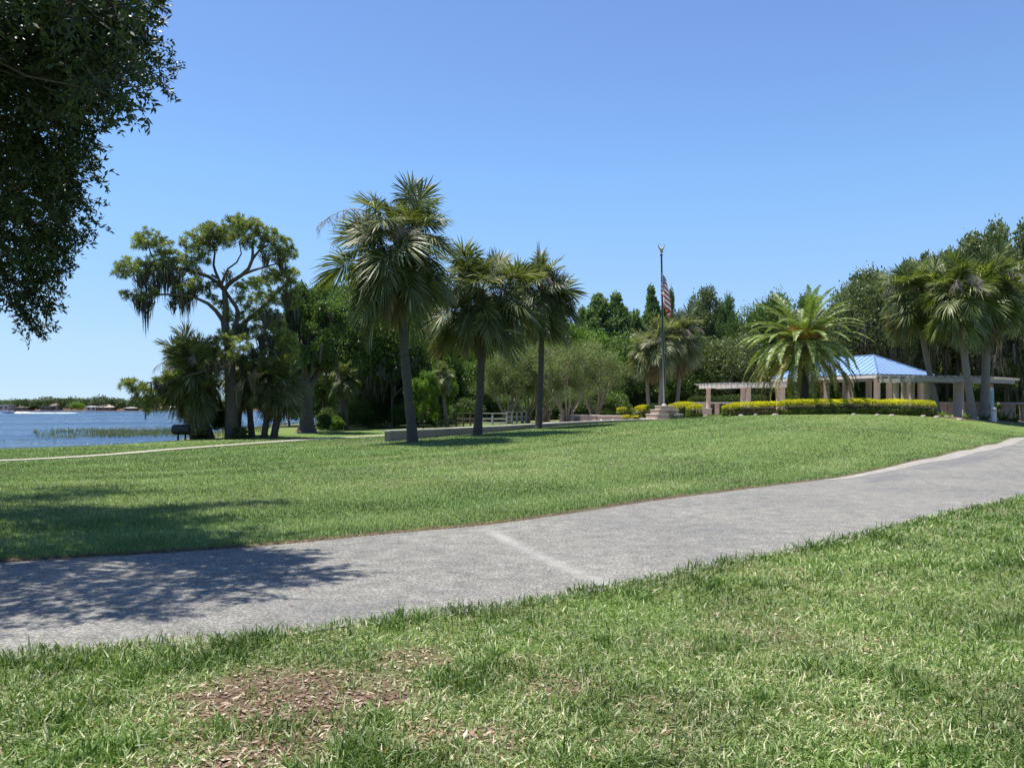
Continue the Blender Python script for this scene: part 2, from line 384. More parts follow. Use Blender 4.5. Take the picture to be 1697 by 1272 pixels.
# same parameterisation of both edges
def catn(pts, k):
    pts = np.array(pts, float); P = np.vstack([2*pts[0]-pts[1], pts, 2*pts[-1]-pts[-2]]); out = []
    for i in range(1, len(P)-2):
        for q in range(k):
            t = q / k
            out.append(0.5*((2*P[i])+(-P[i-1]+P[i+1])*t+(2*P[i-1]-5*P[i]+4*P[i+1]-P[i+2])*t*t+(-P[i-1]+3*P[i]-3*P[i+1]+P[i+2])*t**3))
    out.append(P[-2]); return np.array(out)
po, V, z = strip('asphalt_path', catn(NEAR, 24), catn(FAR, 24), M['asphalt'], .004, nc=40, step=.12)
def segd(X, Y, pts):
    d = np.full(X.shape, 1e9)
    for (x0, y0), (x1, y1) in zip(pts[:-1], pts[1:]):
        dx, dy = x1-x0, y1-y0; t = np.clip(((X-x0)*dx+(Y-y0)*dy)/(dx*dx+dy*dy), 0, 1)
        d = np.minimum(d, np.hypot(X-x0-t*dx, Y-y0-t*dy))
    return d
sc = segd(V[:, 0], V[:, 1], [(-.3,10.6),(.15,9.2),(.55,8.1),(.9,7.3)])
st = smooth(1 - sc/.16) * (.05+.65*fbm(V[:, 0], V[:, 1], .3, 5))
attr(po.data, 'stain', np.clip(st, 0, .8))
dd = segd(V[:, 0], V[:, 1], [(-1.9,9.9),(-1,10.5),(-.5,10.8)]); d3 = segd(V[:, 0], V[:, 1], [(7.6,17.6),(8.6,18.7),(9.4,19.5)]); d4 = segd(V[:, 0], V[:, 1], [(10.6,21.2),(12.3,23.0),(14.2,25.4),(16.6,28)])
nz = fbm(V[:, 0]*1.0, V[:, 1]*1.0, .35, 8)
dk = smooth(1-dd/.12)*.8 + smooth(1-d3/.4)*.9 + smooth(1-d4/.55)*.95
attr(po.data, 'dark', np.clip(dk*(nz*2.4-.5) + .25*smooth((fbm(V[:, 0], V[:, 1]*1.6, 1.4, 44)-.62)/.1), 0, .75))
# worn concrete edging on the lawn side
F2 = catn(FAR, 24); tang = np.gradient(F2, axis=0); tang /= np.linalg.norm(tang, axis=1)[:, None]; nrm = np.c_[tang[:, 1], -tang[:, 0]]
i0 = 8*24+6; i1 = 16*24-12
wd = np.interp(np.arange(i0, i1), [i0, i0+60, i1], [.10, .50, .65])[:, None] * (.9+.2*vnoise(np.arange(i0, i1)*1.0, np.zeros(i1-i0), 9)[:, None])
strip('path_edging', F2[i0:i1] + nrm[i0:i1]*wd, F2[i0:i1], M['kerb'], .009, nc=3, step=.2)
# lakeside path
lp = catn([(-44,20.5),(-30,24.4),(tX(0,28),28),(tX(300,36),36),(tX(470,43.5),43.5),(tX(640,52),52),(tX(760,57),57)], 30)
tg = np.gradient(lp, axis=0); tg /= np.linalg.norm(tg, axis=1)[:, None]; nm = np.c_[tg[:, 1], -tg[:, 0]]
strip('lakeside_path', lp + nm*.5, lp - nm*.5, M['path2'], .06, nc=2, step=.3)
# plaza paving (follows the terrain)
PLAZA = [(tX(878,45.6),45.8),(tX(1000,48.4),48.4),(tX(1050,49.6),49.6),(tX(1096,50.2),50.2),(tX(1135,53),53),(tX(1170,51.5),51.5),(tX(1210,50.5),50.5),(tX(1225,55),55),(tX(1330,60),60),(tX(1500,57.5),57.5),(tX(1590,56),56),(tX(1600,70),70),(tX(1450,80),80),(tX(1250,82),82),(tX(1080,80),80),(tX(960,70),70),(tX(905,60),60)]
px_ = np.arange(0, 46, .35); py_ = np.arange(45, 84, .35); A_, B_ = np.meshgrid(px_, py_); s3 = A_.shape
A_ = A_.ravel(); B_ = B_.ravel(); ins = polydist(A_, B_, PLAZA)
mb = MB(); i = np.arange(s3[0]-1)[:, None]*s3[1]; j = np.arange(s3[1]-1)[None]
q = np.stack([i+j, i+j+1, i+j+1+s3[1], i+j+s3[1]], -1).reshape(-1, 4); q = q[(ins[q] > 0).all(1)]
mb.add(np.c_[A_, B_, terrain(A_, B_)+.055], q, 0, None, True)
mb.build('plaza_paving', M['concrete'], kind='structure')
px_ = np.arange(30, 48, .4); py_ = np.arange(51, 66, .4); A_, B_ = np.meshgrid(px_, py_); s3 = A_.shape; A_ = A_.ravel(); B_ = B_.ravel()
ins = polydist(A_, B_, [(tX(1668,54.5),54.5),(tX(1700,52.6),52.6),(tX(1760,54.2),54.2),(46,63),(tX(1690,62),62)])
mb = MB(); i = np.arange(s3[0]-1)[:, None]*s3[1]; j = np.arange(s3[1]-1)[None]
q = np.stack([i+j, i+j+1, i+j+1+s3[1], i+j+s3[1]], -1).reshape(-1, 4); q = q[(ins[q] > 0).all(1)]
mb.add(np.c_[A_, B_, terrain(A_, B_)+.055], q, 0, None, True); mb.build('side_walkway', M['kerb'], kind='structure')

# ------------------------------------------------------------------ grass
M['blade'] = leafmat('grass_blades', [(.0, (.075,.15,.025)), (.25, (.145,.235,.050)), (.48, (.225,.31,.105)), (.66, (.33,.40,.19)), (.84, (.46,.47,.27)), (1, (.60,.53,.36))], .25, .45, .35, nscale=.9)
M['lawnblade'] = leafmat('lawn_blades', [(.0, (.085,.150,.042)), (.45, (.165,.255,.090)), (.8, (.26,.345,.155)), (.93,(.38,.41,.21)), (1, (.52,.48,.31))], .25, .5, .35, nscale=.35)
def blades(mb, X, Y, z, h, w, lean, rnd, bend=.35):
    n = len(X); az = R.random(n)*2*PI; la = lean
    d = np.c_[np.cos(az)*np.sin(la), np.sin(az)*np.sin(la), np.cos(la)]
    fa = R.random(n)*2*PI; s = np.c_[np.cos(fa), np.sin(fa), R.normal(size=n)*.2]
    b = np.c_[X, Y, z]
    m1 = b + d*(h*.5)[:, None]; tip = b + d*(h*.95)[:, None]; tip[:, 2] -= h*bend*R.random(n); tip[:, :2] += (d[:, :2]*(h*bend)[:, None]); tip[:, 2] = np.maximum(tip[:, 2], z+.004)
    W = s*w[:, None]*.5
    V = np.stack([b-W*.8, b+W*.8, m1+W, m1-W, tip+W*.12, tip-W*.12], 1).reshape(-1, 3)
    k = np.arange(n)[:, None]*6
    Fq = np.stack([k+0, k+1, k+2, k+3], -1).reshape(-1, 4); F2 = np.stack([k+3, k+2, k+4, k+5], -1).reshape(-1, 4)
    mb.add(V, np.vstack([Fq, F2]), 0, np.r_[rnd, rnd])
def sample(n, p0, p1, y0, y1):
    px = R.uniform(p0, p1, n); Yv = np.exp(R.uniform(math.log(y0), math.log(y1), n)); return (px-CX)/F*Yv, Yv
# near verge: long, uneven, flattened St Augustine grass
N = 360000
X, Y = sample(N, -120, 1820, 2.9, 30)
X = np.r_[X, R.uniform(-3, 3, 20000)]; Y = np.r_[Y, R.uniform(1.6, 3.2, 20000)]
dp = polydist(X, Y, PATH); side = Y < np.interp(X, NEARs[:, 0], NEARs[:, 1])
over = .05*fbm(X, Y, .4, 2)
ok = side & (dp < over - .01)
br = bareness(X, Y); dn = fbm(X, Y, .38, 31)
keep = np.clip(1.15 - 1.15*br, .10, 1) * np.clip(.45 + 1.2*dn, 0, 1)
ok &= R.random(len(X)) < keep
X, Y, dn, br = X[ok], Y[ok], dn[ok], br[ok]; n = len(X)
edge = smooth(1 - (-polydist(X, Y, PATH)) / .5)
tuft = smooth((fbm(X, Y, .45, 51) - .55) / .12)
h = (.032 + .058*R.random(n)**1.2) * (1 + .5*tuft + .55*edge*dn*1.5) * np.where(br > .5, .8, 1)
wd = (.0050 + .0055*R.random(n)) * np.maximum(1, Y/6)
rn = np.clip(R.normal(.42, .26, n) - .22*tuft - .12*edge + .25*br + .22*(fbm(X, Y, 1.7, 77)-.5)*2 + (R.random(n) < .06)*.45, 0, 1)
mb = MB(); blades(mb, X, Y, terrain(X, Y)+.025, h, wd, np.abs(R.normal(.75, .4, n)).clip(0, 1.45) * (1-.35*tuft), rn)
mb.build('grass', M['blade'], label='long uneven grass verge in front of the asphalt path', cat='grass', kind='stuff')
# mown lawn beyond the path
N = 520000
X, Y = sample(N, -120, 1820, 7.4, 50)
far = Y > np.interp(X, FARs[:, 0], FARs[:, 1]); dp = polydist(X, Y, PATH)
wallY = np.interp(X, [-5.6, -5.47, -1.77, 3.08, 5.35, 9.8, 13, 30], [99, 36, 41.8, 45.5, 47.8, 50, 46.3, 46.3])
lpY = np.interp(X, lp[:, 0], lp[:, 1])
ok = far & (dp < .02) & (polydist(X, Y, LAKE) < -1.0) & (Y < wallY + np.where(X < 9.8, -.25, 0)) & (np.abs(Y-lpY) > .7)
X, Y = X[ok], Y[ok]; n = len(X); dpn = -polydist(X, Y, PATH)
edge = smooth(1 - dpn / .25)
pn = fbm(X, Y, 2.2, 5)
h = (.035+.03*R.random(n)) * (1 + .25*edge) * (.8+.4*pn); wd = (.004+.003*R.random(n)) * np.maximum(1, Y/9)
worn = smooth(1 - (-polydist(X, Y, PATH)) / 1.6) * smooth((fbm(X, Y, 1.2, 15)-.35)/.2) * (X < 3)
band = vnoise(dpn/1.15, X*.04, 1.0, 40)-.5
rn = np.clip(R.normal(.42, .22, n) + .45*(pn-.5) + .62*band + .4*(fbm(X, Y, 6, 91)-.5) + .38*worn*R.random(n) + (R.random(n) < .05)*.4, 0, 1)
mb = MB(); blades(mb, X, Y, terrain(X, Y)+.028, h, wd, np.abs(R.normal(.5, .35, n)).clip(0, 1.3), rn, .2)
mb.build('lawn_grass', M['lawnblade'], label='short mown lawn between the asphalt path and the low wall', cat='lawn', kind='stuff')
# fallen leaves and bark litter
M['litter'] = leafmat('dead_leaves', [(0, (.085,.055,.035)), (.35, (.22,.14,.09)), (.7, (.37,.26,.185)), (.93, (.52,.43,.33)), (1, (.66,.60,.51))], 0, .8, .2)
N = 60000
X, Y = sample(N, -100, 1800, 3.0, 14)
side = Y < np.interp(X, NEARs[:, 0], NEARs[:, 1]) - .03
br = bareness(X, Y)
ok = side & (R.random(N) < np.clip(br*.85, .035, 1))
X, Y = X[ok], Y[ok]; n = len(X)
az = R.random(n)*2*PI; d = np.c_[np.cos(az), np.sin(az), R.normal(size=n)*.15]; d = unit(d)
mb = MB(); leafquads(mb, np.c_[X, Y, terrain(X, Y)+.034+.012*R.random(n)], d, .018+.055*R.random(n)**1.6, .006+.016*R.random(n)**1.3, side=unit(np.c_[R.normal(size=n)*.3, R.normal(size=n)*.3, np.ones(n)]))
n = 46; X, Y = sample(n, 0, 1600, 5.2, 11); ok = polydist(X, Y, PATH) > .03; X, Y = X[ok], Y[ok]; n = len(X)
az = R.random(n)*2*PI; d = unit(np.c_[np.cos(az), np.sin(az), .1*R.random(n)])
leafquads(mb, np.c_[X, Y, terrain(X, Y)+.010], d, .03+.03*R.random(n), .012+.01*R.random(n), side=unit(np.c_[R.normal(size=n)*.2, R.normal(size=n)*.2, np.ones(n)]), rnd=.3+.4*R.random(n))
mb.build('leaf_litter', M['litter'], label='dry brown fallen leaves and bark bits on the bare patches', cat='leaf litter', kind='stuff')
# reeds in the shallow water
M['reed'] = leafmat('reeds', [(0, (.12,.16,.06)), (.5, (.22,.25,.11)), (1, (.38,.36,.2))], .3, .7)
mb = MB(); n = 7500
px = R.uniform(55, 345, n); Y = R.uniform(66, 88, n) + (px-200)*.012; X = tX(px, Y)
k = (fbm(X, Y*2, 3, 4) + .30*smooth((px-70)/150)-.17 + .16*smooth((Y-70)/8)-.2*smooth((Y-80)/6) > .53 + .45*(vnoise(X, Y*.5, .9, 3)-.5)) ; X, Y = X[k], Y[k]; n = len(X)
blades(mb, X, Y, np.full(n, WATER-.05), .30+.28*R.random(n), np.full(n, .028), np.abs(R.normal(.1, .12, n)), R.random(n), .15)
n = 3000; px = R.uniform(-60, 60, n); Y = R.uniform(40.5, 45, n); X = tX(px, Y); k = fbm(X, Y, 1.5, 14) > .45; X, Y = X[k], Y[k]; n = len(X)
blades(mb, X, Y, np.full(n, WATER-.02), .2+.25*R.random(n), np.full(n, .02), np.abs(R.normal(.2, .2, n)), .3+.7*R.random(n), .2)
n = 5000; px = R.uniform(330, 700, n); Y = R.uniform(58, 92, n); X = tX(px, Y); dl = polydist(X, Y, LAKE); k = (dl > -5) & (dl < 3) ; X, Y = X[k], Y[k]; n = len(X)
blades(mb, X, Y, np.maximum(terrain(X, Y), WATER-.05), .3+.35*R.random(n), np.full(n, .03), np.abs(R.normal(.15, .15, n)), R.random(n), .2)
n = 900; px = R.uniform(0, 130, n); Y = R.uniform(56, 70, n); X = tX(px, Y); k = fbm(X, Y, 2, 24) > .62; X, Y = X[k], Y[k]; n = len(X)
blades(mb, X, Y, np.full(n, WATER-.02), .15+.25*R.random(n), np.full(n, .02), np.abs(R.normal(.2, .2, n)), R.random(n), .2)
mb.build('reeds', M['reed'], label='thin green and straw coloured reeds standing in the shallow lake edge', cat='reeds', kind='stuff')
# ------------------------------------------------------------------ bark and foliage materials
M['bark'] = solid('oak_bark', (.055,.042,.034), (.13,.11,.095), 5, .95, .8, sc=(3, 3, .8), dist=.05)
M['palmbark'] = solid('palm_trunk', (.095,.078,.066), (.042,.034,.028), 2.2, .95, .7, sc=(2, 2, 9), dist=.04)
M['pinebark'] = solid('pine_bark', (.055,.042,.034), (.12,.098,.082), 4, .95, .9, sc=(3, 3, 1), dist=.05)
M['myrtlebark'] = solid('myrtle_bark', (.27,.21,.16), (.16,.12,.09), 3, .8, .2, sc=(3, 3, .7))
M['frond'] = leafmat('palm_frond', [(0, (.065,.080,.030)), (.45, (.14,.165,.060)), (.8, (.25,.27,.11)), (1, (.45,.43,.24))], .3, .45, .35)
M['frondyellow'] = leafmat('old_frond', [(0, (.12,.10,.05)), (.5, (.21,.17,.08)), (1, (.30,.25,.14))], .2, .6, .3)
M['deadstalk'] = solid('dead_flower_stalk', (.30,.25,.235), (.20,.165,.15), 4, .9)
M['datefrond'] = leafmat('date_frond', [(0, (.11,.165,.04)), (.5, (.18,.25,.07)), (.85, (.27,.33,.11)), (1, (.42,.41,.18))], .3, .4, .5)
M['dateold'] = leafmat('date_frond_old', [(0, (.20,.19,.04)), (.5, (.33,.30,.08)), (1, (.45,.40,.15))], .3, .5, .4)
M['fruit'] = solid('orange_fruit', (.60,.33,.05), (.45,.22,.03), 8, .5)
M['moss'] = leafmat('spanish_moss', [(0, (.075,.072,.058)), (.6, (.13,.125,.10)), (1, (.21,.20,.17))], .2, .9, .1)
def L3(name, a, b, c, tr=.3, ns=.5): return leafmat(name, [(0, a), (.5, b), (1, c)], tr, .45, .35, nscale=ns)
M['oakleaf'] = L3('live_oak_leaves', (.022,.040,.012), (.036,.062,.018), (.065,.095,.032), .12)
M['leaf'] = L3('broad_leaves', (.062,.118,.026), (.105,.18,.042), (.19,.285,.08), .33)
M['leafgrey'] = L3('greyish_oak_leaves', (.085,.118,.048), (.14,.18,.075), (.23,.265,.13), .33)
M['leafbright'] = L3('bright_green_leaves', (.085,.165,.020), (.135,.24,.035), (.20,.32,.065), .4)
M['leafblue'] = L3('cypress_foliage', (.085,.155,.055), (.14,.225,.08), (.215,.305,.12), .34)
M['needle'] = L3('pine_needles', (.13,.165,.045), (.23,.27,.085), (.36,.39,.16), .38)
M['myrtleleaf'] = L3('myrtle_leaves', (.095,.135,.045), (.145,.19,.07), (.215,.245,.13), .38)
M['farleaf'] = L3('far_leaves', (.045,.080,.030), (.070,.110,.042), (.110,.155,.060))
M['shrubleaf'] = L3('shrub_leaves', (.045,.085,.020), (.075,.135,.035), (.13,.20,.06))

def blobs_to_leaves(mb, C, Rr, n_per, L, W, squash=.8, shellmin=.45, out=.6, up=.2, mat=0):
    C = np.asarray(C, float); Rr = np.asarray(Rr, float)
    nb = (n_per * (Rr / Rr.mean())**2).astype(int) + 1
    idx = np.repeat(np.arange(len(C)), nb); n = len(idx)
    u = rdir(n); r = (shellmin + (1-shellmin) * R.random(n)**.6) * Rr[idx]
    p = C[idx] + u * r[:, None] * np.array([1, 1, squash])
    d = unit(u*out + rdir(n) + np.array([0, 0, up]))
    tone = R.random(len(C))[idx]
    leafquads(mb, p, d, L*(.7+.6*R.random(n)), W*(.7+.6*R.random(n)), mat, np.clip(.6*R.random(n)+.4*tone, 0, 1))

def limb(p0, p1, n=6, wob=.12, sag=0):
    p0 = np.array(p0, float); p1 = np.array(p1, float); t = np.linspace(0, 1, n)[:, None]
    L = np.linalg.norm(p1-p0); w = R.normal(size=(n, 3))*wob*L*.3*np.sin(t*PI)
    P = p0*(1-t)+p1*t + w; P[:, 2] += (sag*L*np.sin(t*PI))[:, 0]; return P

# ---- crown templates in a unit box: z 0..1 (height), radius ~.5
def crown_template(kind, seed, nq):
    global R
    keep = R; R = np.random.default_rng(seed); mb = MB(); wood = MB()
    if kind == 'broad':
        nb = 75; u = rdir(nb); u[:, 2] = np.abs(u[:, 2])*1.25 - .45; u = unit(u); rr = .55 + .45*R.random(nb)**.5
        C = np.c_[u[:, 0]*.40*rr, u[:, 1]*.40*rr, .46 + u[:, 2]*.42*rr]; br = .09 + .09*R.random(nb)
    elif kind == 'cone':
        nb = 95; z = R.random(nb)**.85*.95+.02; rad = (1-z)**1.05*.46*(.5+.5*R.random(nb)) ; a = R.random(nb)*2*PI
        C = np.c_[np.cos(a)*rad, np.sin(a)*rad, z]; br = (.035 + .07*(1-z))*(.8+.5*R.random(nb))
    elif kind == 'tall':
        nb = 85; z = R.random(nb); rad = .42*np.sin(np.clip(z*.85+.12, 0, 1)*PI)**.6*(.4+.6*R.random(nb)**.5); a = R.random(nb)*2*PI
        C = np.c_[np.cos(a)*rad, np.sin(a)*rad, z*.92+.03]; br = .06 + .07*R.random(nb)
    elif kind == 'airy':
        nb = 70; u = rdir(nb); u[:, 2] = u[:, 2]*.9+.15; rr = .5 + .55*R.random(nb)
        C = np.c_[u[:, 0]*.42*rr, u[:, 1]*.42*rr, .5 + u[:, 2]*.42*rr]; br = .05 + .07*R.random(nb)
    sz = .0215 if nq > 6000 else .055
    blobs_to_leaves(mb, C, br, nq // nb, sz*1.25, sz*.75, shellmin=.35 if kind != 'airy' else .1)
    # loose sprigs that break up the outline
    n = nq // 9; k = R.integers(0, nb, n); p = C[k] + rdir(n)*br[k][:, None]*(.85+.35*R.random(n))[:, None]
    leafquads(mb, p, unit(rdir(n)+[0, 0, .3]), sz*1.2, sz*.6)
    me = mesh_from('crown_' + kind, mb, [M['leaf']])
    # limbs inside
    wood.tube(limb((0, 0, -.35), (0, 0, .55), 7, .03), np.linspace(.028, .010, 7), 7)
    for q in range(14):
        c = C[R.integers(0, nb)]; z0 = max(-.02, c[2]*.45)
        wood.tube(limb((0, 0, z0), c, 5, .2, .08), np.linspace(.012, .003, 5), 5, caps=False)
    R = keep
    return me, C, br, wood
TPL = {}
for kind, k in (('broad', 3), ('cone', 2), ('tall', 2), ('airy', 3)):
    for i in range(k): TPL[kind, i] = crown_template(kind, 100+i*7+len(kind), 24000)
for i in range(3): TPL['far', i] = crown_template('broad', 300+i, 1500)
MCACHE = {}
def remat(me, mat):
    k = (me.name, mat.name)
    if k not in MCACHE:
        c = me.copy(); c.materials.clear(); c.materials.append(mat); MCACHE[k] = c
    return MCACHE[k]
def moss_mb(C, br, sc, n, ln=.16, wd=.012, zlim=None):
    mb = MB(); k = R.integers(0, len(C), n)
    k = np.repeat(k, 12); n = len(k)
    cl = np.repeat(R.random((n//12, 1)), 12, 0)[:, 0]
    off = np.repeat(R.normal(size=(n//12, 3)), 12, 0)*.5 + R.normal(size=(n, 3))*.12
    p = C[k] + off*br[k][:, None]*np.array([1, 1, .4]); p[:, 2] -= br[k]*.3
    L = ln*(.35+1.0*cl)*(.5+.7*R.random(n)); s = rdir(n); s[:, 2] = 0; s = unit(s); w = wd*(.5+R.random(n))
    e = p.copy(); e[:, 2] -= L; e[:, :2] += R.normal(size=(n, 2))*.012; m_ = (p+e)/2 + R.normal(size=(n, 3))*.004
    W = s*w[:, None]*.5
    V = np.stack([p-W, p+W, m_+W*1.2, m_-W*1.2, e+W*.15, e-W*.15], 1).reshape(-1, 3); b = np.arange(n)[:, None]*6
    r = R.random(n)
    mb.add(V, np.vstack([np.c_[b, b+1, b+2, b+3], np.c_[b+3, b+2, b+4, b+5]]), 0, np.r_[r, r]); return mb
WOODM = {}; MOSSM = {}
def tree(name, px, Y, top, bottom, width, kind, i, mat, label, cat='tree', group=None, moss=0, bark='bark', rz=None, base=None, trunk=True):
    """crown spans image rows top..bottom at depth Y; width in photo pixels"""
    g = G(px, Y) if base is None else base
    zt = CZ-(top-HY)/F*Y; zb = CZ-(bottom-HY)/F*Y; H = zt-zb; Wd = width/F*Y
    me, C, br, wood = TPL[kind, i]
    t = thing(name, g, label, cat, group, rz=R.random()*2*PI if rz is None else rz)
    Wd *= 1.14 if name != 'far_tree' else 1.0; c = link('crown', remat(me, M[mat]), t, (0, 0, zb-g[2])); c.scale = (Wd, Wd, H)
    if trunk:
        if (kind, i, bark) not in WOODM: WOODM[kind, i, bark] = mesh_from('trunk_' + kind, wood, [M[bark]])
        w_ = link('trunk', WOODM[kind, i, bark], t, (0, 0, zb-g[2])); sc_ = max(H, (zb-g[2]+.3)/.35); w_.scale = (Wd, Wd, H)
        if zb-g[2] > .30*H:   # stem below the crown
            mb = MB(); r0 = .026*Wd+.06
            mb.tube(limb((0, 0, -.3), (0, 0, zb-g[2]-.15*H+.3), 6, .03), [r0*1.5, r0*1.15, r0, r0*.95, r0*.9, r0*.85], 9)
            mb.build('lower_trunk', M[bark], t)
    if moss:
        if (kind, i) not in MOSSM: MOSSM[kind, i] = mesh_from('moss_' + kind, moss_mb(C, br, 1, 110), [M['moss']])
        m_ = link('spanish_moss', MOSSM[kind, i], t, (0, 0, zb-g[2])); m_.scale = (Wd, Wd, H*moss)
    return t

# ------------------------------------------------------------------ sabal palms
def fan_frond(theta, lp, Rb, seed, old=False):
    """costapalmate leaf in the x-z plane, petiole base at the origin, gravity along -z"""
    r = np.random.default_rng(seed); mb = MB()
    n = 7; p = np.zeros(3); d = np.array([math.cos(theta), 0, math.sin(theta)]); pts = [p.copy()]
    for k in range(n-1):
        d = unit(d + np.array([0, 0, -.075])*math.cos(theta)); p = p + d*lp/(n-1); pts.append(p.copy())
    mb.tube(pts, np.linspace(.022, .010, n), 3, caps=False, rnd=.85)
    costa = [p.copy()]; q = p.copy(); dd = d.copy(); ds = [d.copy()]
    for k in range(4):
        dd = unit(dd + np.array([0, 0, -.16])); q = q + dd*.11*Rb; costa.append(q.copy()); ds.append(dd.copy())
    NS = 54; side = np.array([0, 1, 0.]); V = []; Fq = []; rn = []
    fan = 2.35 if not old else 1.2
    for k in range(NS):
        s = -1+2*(k+.5)/NS; t = (1-abs(s))*4; i0 = int(min(t, 3.99)); o = costa[i0]*(1-(t-i0)) + costa[min(i0+1, 4)]*(t-i0)
        a = ds[i0]; nn = unit(np.cross(a, side)); nn = nn if nn[2] > 0 else -nn
        ph = s*fan; L = Rb*(1-.22*abs(s)**2)*(.88+.2*r.random())
        dr = unit(math.cos(ph)*a + math.sin(ph)*side + .30*abs(math.sin(ph))*nn + r.normal(size=3)*.05)
        droop = ((.04+.40*r.random()**1.3) if theta > .3 else (.22+.42*r.random())) * (.6+.6*abs(s)) * (.85 if theta > .8 else 1.0)
        ws = unit(np.cross(dr, nn + r.normal(size=3)*.3)); b = len(V)
        for tt, w in ((0, .012), (.40, .058), (.68, .056), (1, .004)):
            c = o + dr*L*tt + np.array([0, 0, -1])*L*droop*tt**2.4*1.3
            # keep strip length about constant while it bends down
            c = c - dr*L*droop*.35*tt**3
            V += [c - ws*w*.5, c + ws*w*.5]
        for m in range(3): Fq.append((b+2*m, b+2*m+1, b+2*m+3, b+2*m+2))
        rr = min(1, .65*r.random() + (.5 if r.random() < .06 else 0)); rn += [rr]*3
    mb.add(np.array(V), np.array(Fq), 0, np.array(rn)); return mb
THS = np.radians([84, 70, 56, 42, 28, 14, 0, -14, -28, -42, -56, -68, -78])
FANS = {}
def fan_mesh(k, v, lp, Rb, old=False):
    key = (k, v, lp, Rb, old)
    if key not in FANS:
        FANS[key] = mesh_from('frond', fan_frond(THS[k], lp*(1, .5, .75)[v], Rb*(1, .93, 1.04)[v], k*5+v*31+17, old), [M['frondyellow'] if old else M['frond']])
    return FANS[key]
def stalk_mb(seed, L=2.1):
    r = np.random.default_rng(seed); mb = MB(); a0 = r.uniform(.3, 1.0); p = np.zeros(3); d = np.array([math.cos(a0), 0, math.sin(a0)]); pts = [p.copy()]; N = 14
    for k in range(N):
        d = unit(d + np.array([0, r.normal()*.03, -.13])); p = p + d*L/N; pts.append(p.copy())
    mb.tube(pts, np.linspace(.018, .006, len(pts)), 4, caps=False)
    for k in range(4, len(pts)):
        for q in range(3):
            o = pts[k]; dd = unit(np.array([r.normal()*.5+.4, r.normal()*.7, -.2])); ln = r.uniform(.25, .6); br = [o]; c = o.copy()
            for m in range(4): dd = unit(dd+np.array([0, 0, -.35])); c = c+dd*ln/4; br.append(c.copy())
            mb.tube(br, [.007, .005, .004, .003, .002], 3, caps=False)
            for m in (1, 2, 3, 4):
                for _ in range(2):
                    e = br[m] + unit(np.array([r.normal()*.5, r.normal()*.5, -.8]))*r.uniform(.08, .2); mb.tube([br[m], e], [.004, .002], 3, caps=False)
    return mb
STALKS = [mesh_from('flower_stalk', stalk_mb(40+i), [M['deadstalk']]) for i in range(4)]
def palm_trunk_pts(dx, dy, H, n=12):
    t = np.linspace(0, 1, n); return np.c_[dx*t + .10*np.sin(t*PI)*np.sign(dx+.01), dy*t, H*t]
def trunk_mb(pts, r0, r1, ring=True):
    P = dens(pts, .22); P = np.c_[P] ; n = len(P); t = np.linspace(0, 1, n)
    r = r0 + (r1-r0)*t + .45*r0*np.exp(-t*16) + .006*np.sin(np.arange(n)*2.4) + R.normal(size=n)*.005
    mb = MB(); mb.tube(P, r, 12); return mb
def sabal(px, Y, H, dx, label, group, nf=44, lp=1.35, Rb=1.35, r0=.19, r1=.15, seed=0, stalks=4, old=5, basegap=1.1, dy=0, th0=82, th1=-76, power=1.0, base=None):
    rr = np.random.default_rng(seed); g = G(px, Y) if base is None else base
    t = thing('sabal_palm', g, label, 'palm tree', group)
    pts = palm_trunk_pts(dx, dy, H); pts[0, 2] = -.3
    trunk_mb(pts, r0, r1).build('trunk', M['palmbark'], t)
    top = pts[-1]
    # boots / fibre under the crown
    mb = MB()
    for k in range(26):
        a = k*2.4; z = -rr.uniform(.1, basegap+.1); b = top + np.array([math.cos(a)*r1*.8, math.sin(a)*r1*.8, z]); mb.tube([b, b+np.array([math.cos(a)*.16, math.sin(a)*.16, .26])], [.05, .02], 4)
    mb.build('boots', M['palmbark'], t)
    for k in range(nf):
        u = (k+.5)/nf; th = math.radians(th0 + (th1-th0)*u**power + rr.normal()*(5+9*u)); az = k*2.39996 + rr.normal()*.15
        ki = int(np.argmin(np.abs(THS-th)))
        o = link('frond', fan_mesh(ki, k % 3, lp, Rb, k >= nf-old), t, top + np.array([math.cos(az)*r1*.5, math.sin(az)*r1*.5, -u*basegap+.1]))
        o.rotation_euler = (rr.normal()*.38, rr.normal()*.12, az); s = rr.uniform(.76, 1.14)*(1 if u > .12 else .85+.1*rr.random()); o.scale = (s, s, s)
        if k >= nf-old and old: o['label'] = 'old yellowish brown frond hanging at the bottom of the crown'
    for k in range(stalks):
        az = rr.random()*2*PI if not isinstance(stalks, (list, tuple)) else 0
        o = link('flower_stalk', STALKS[k % 4], t, top + np.array([0, 0, -.3])); o.rotation_euler = (0, 0, az); s = rr.uniform(.9, 1.25); o.scale = (s,)*3
    return t, top
G3 = 'three sabal palms on the lawn by the low wall'
p1, top1 = sabal(685, 34, 8.65, -.62, 'tallest sabal palm, leaning trunk with the biggest crown, nearest the end of the low wall', G3, nf=100, lp=1.68, Rb=1.2, r0=.205, r1=.17, seed=3, stalks=9, basegap=1.5, power=.78, th1=-64)
ox = link('flower_stalk', STALKS[1], p1, top1+np.array([-.2, -.3, .1])); ox.rotation_euler = (0, 0, PI); ox.scale = (1.55,)*3
ox = link('flower_stalk', STALKS[2], p1, top1+np.array([-.2, 0, .1])); ox.rotation_euler = (0, 0, PI-.35); ox.scale = (1.5,)*3
p2, _ = sabal(791, 38.7, 6.95, .15, 'middle palm of the three by the low wall, short dark trunk and drooping crown', G3, nf=92, lp=1.5, Rb=1.18, r0=.20, r1=.17, seed=8, stalks=5, basegap=1.15, power=.76, th1=-52)
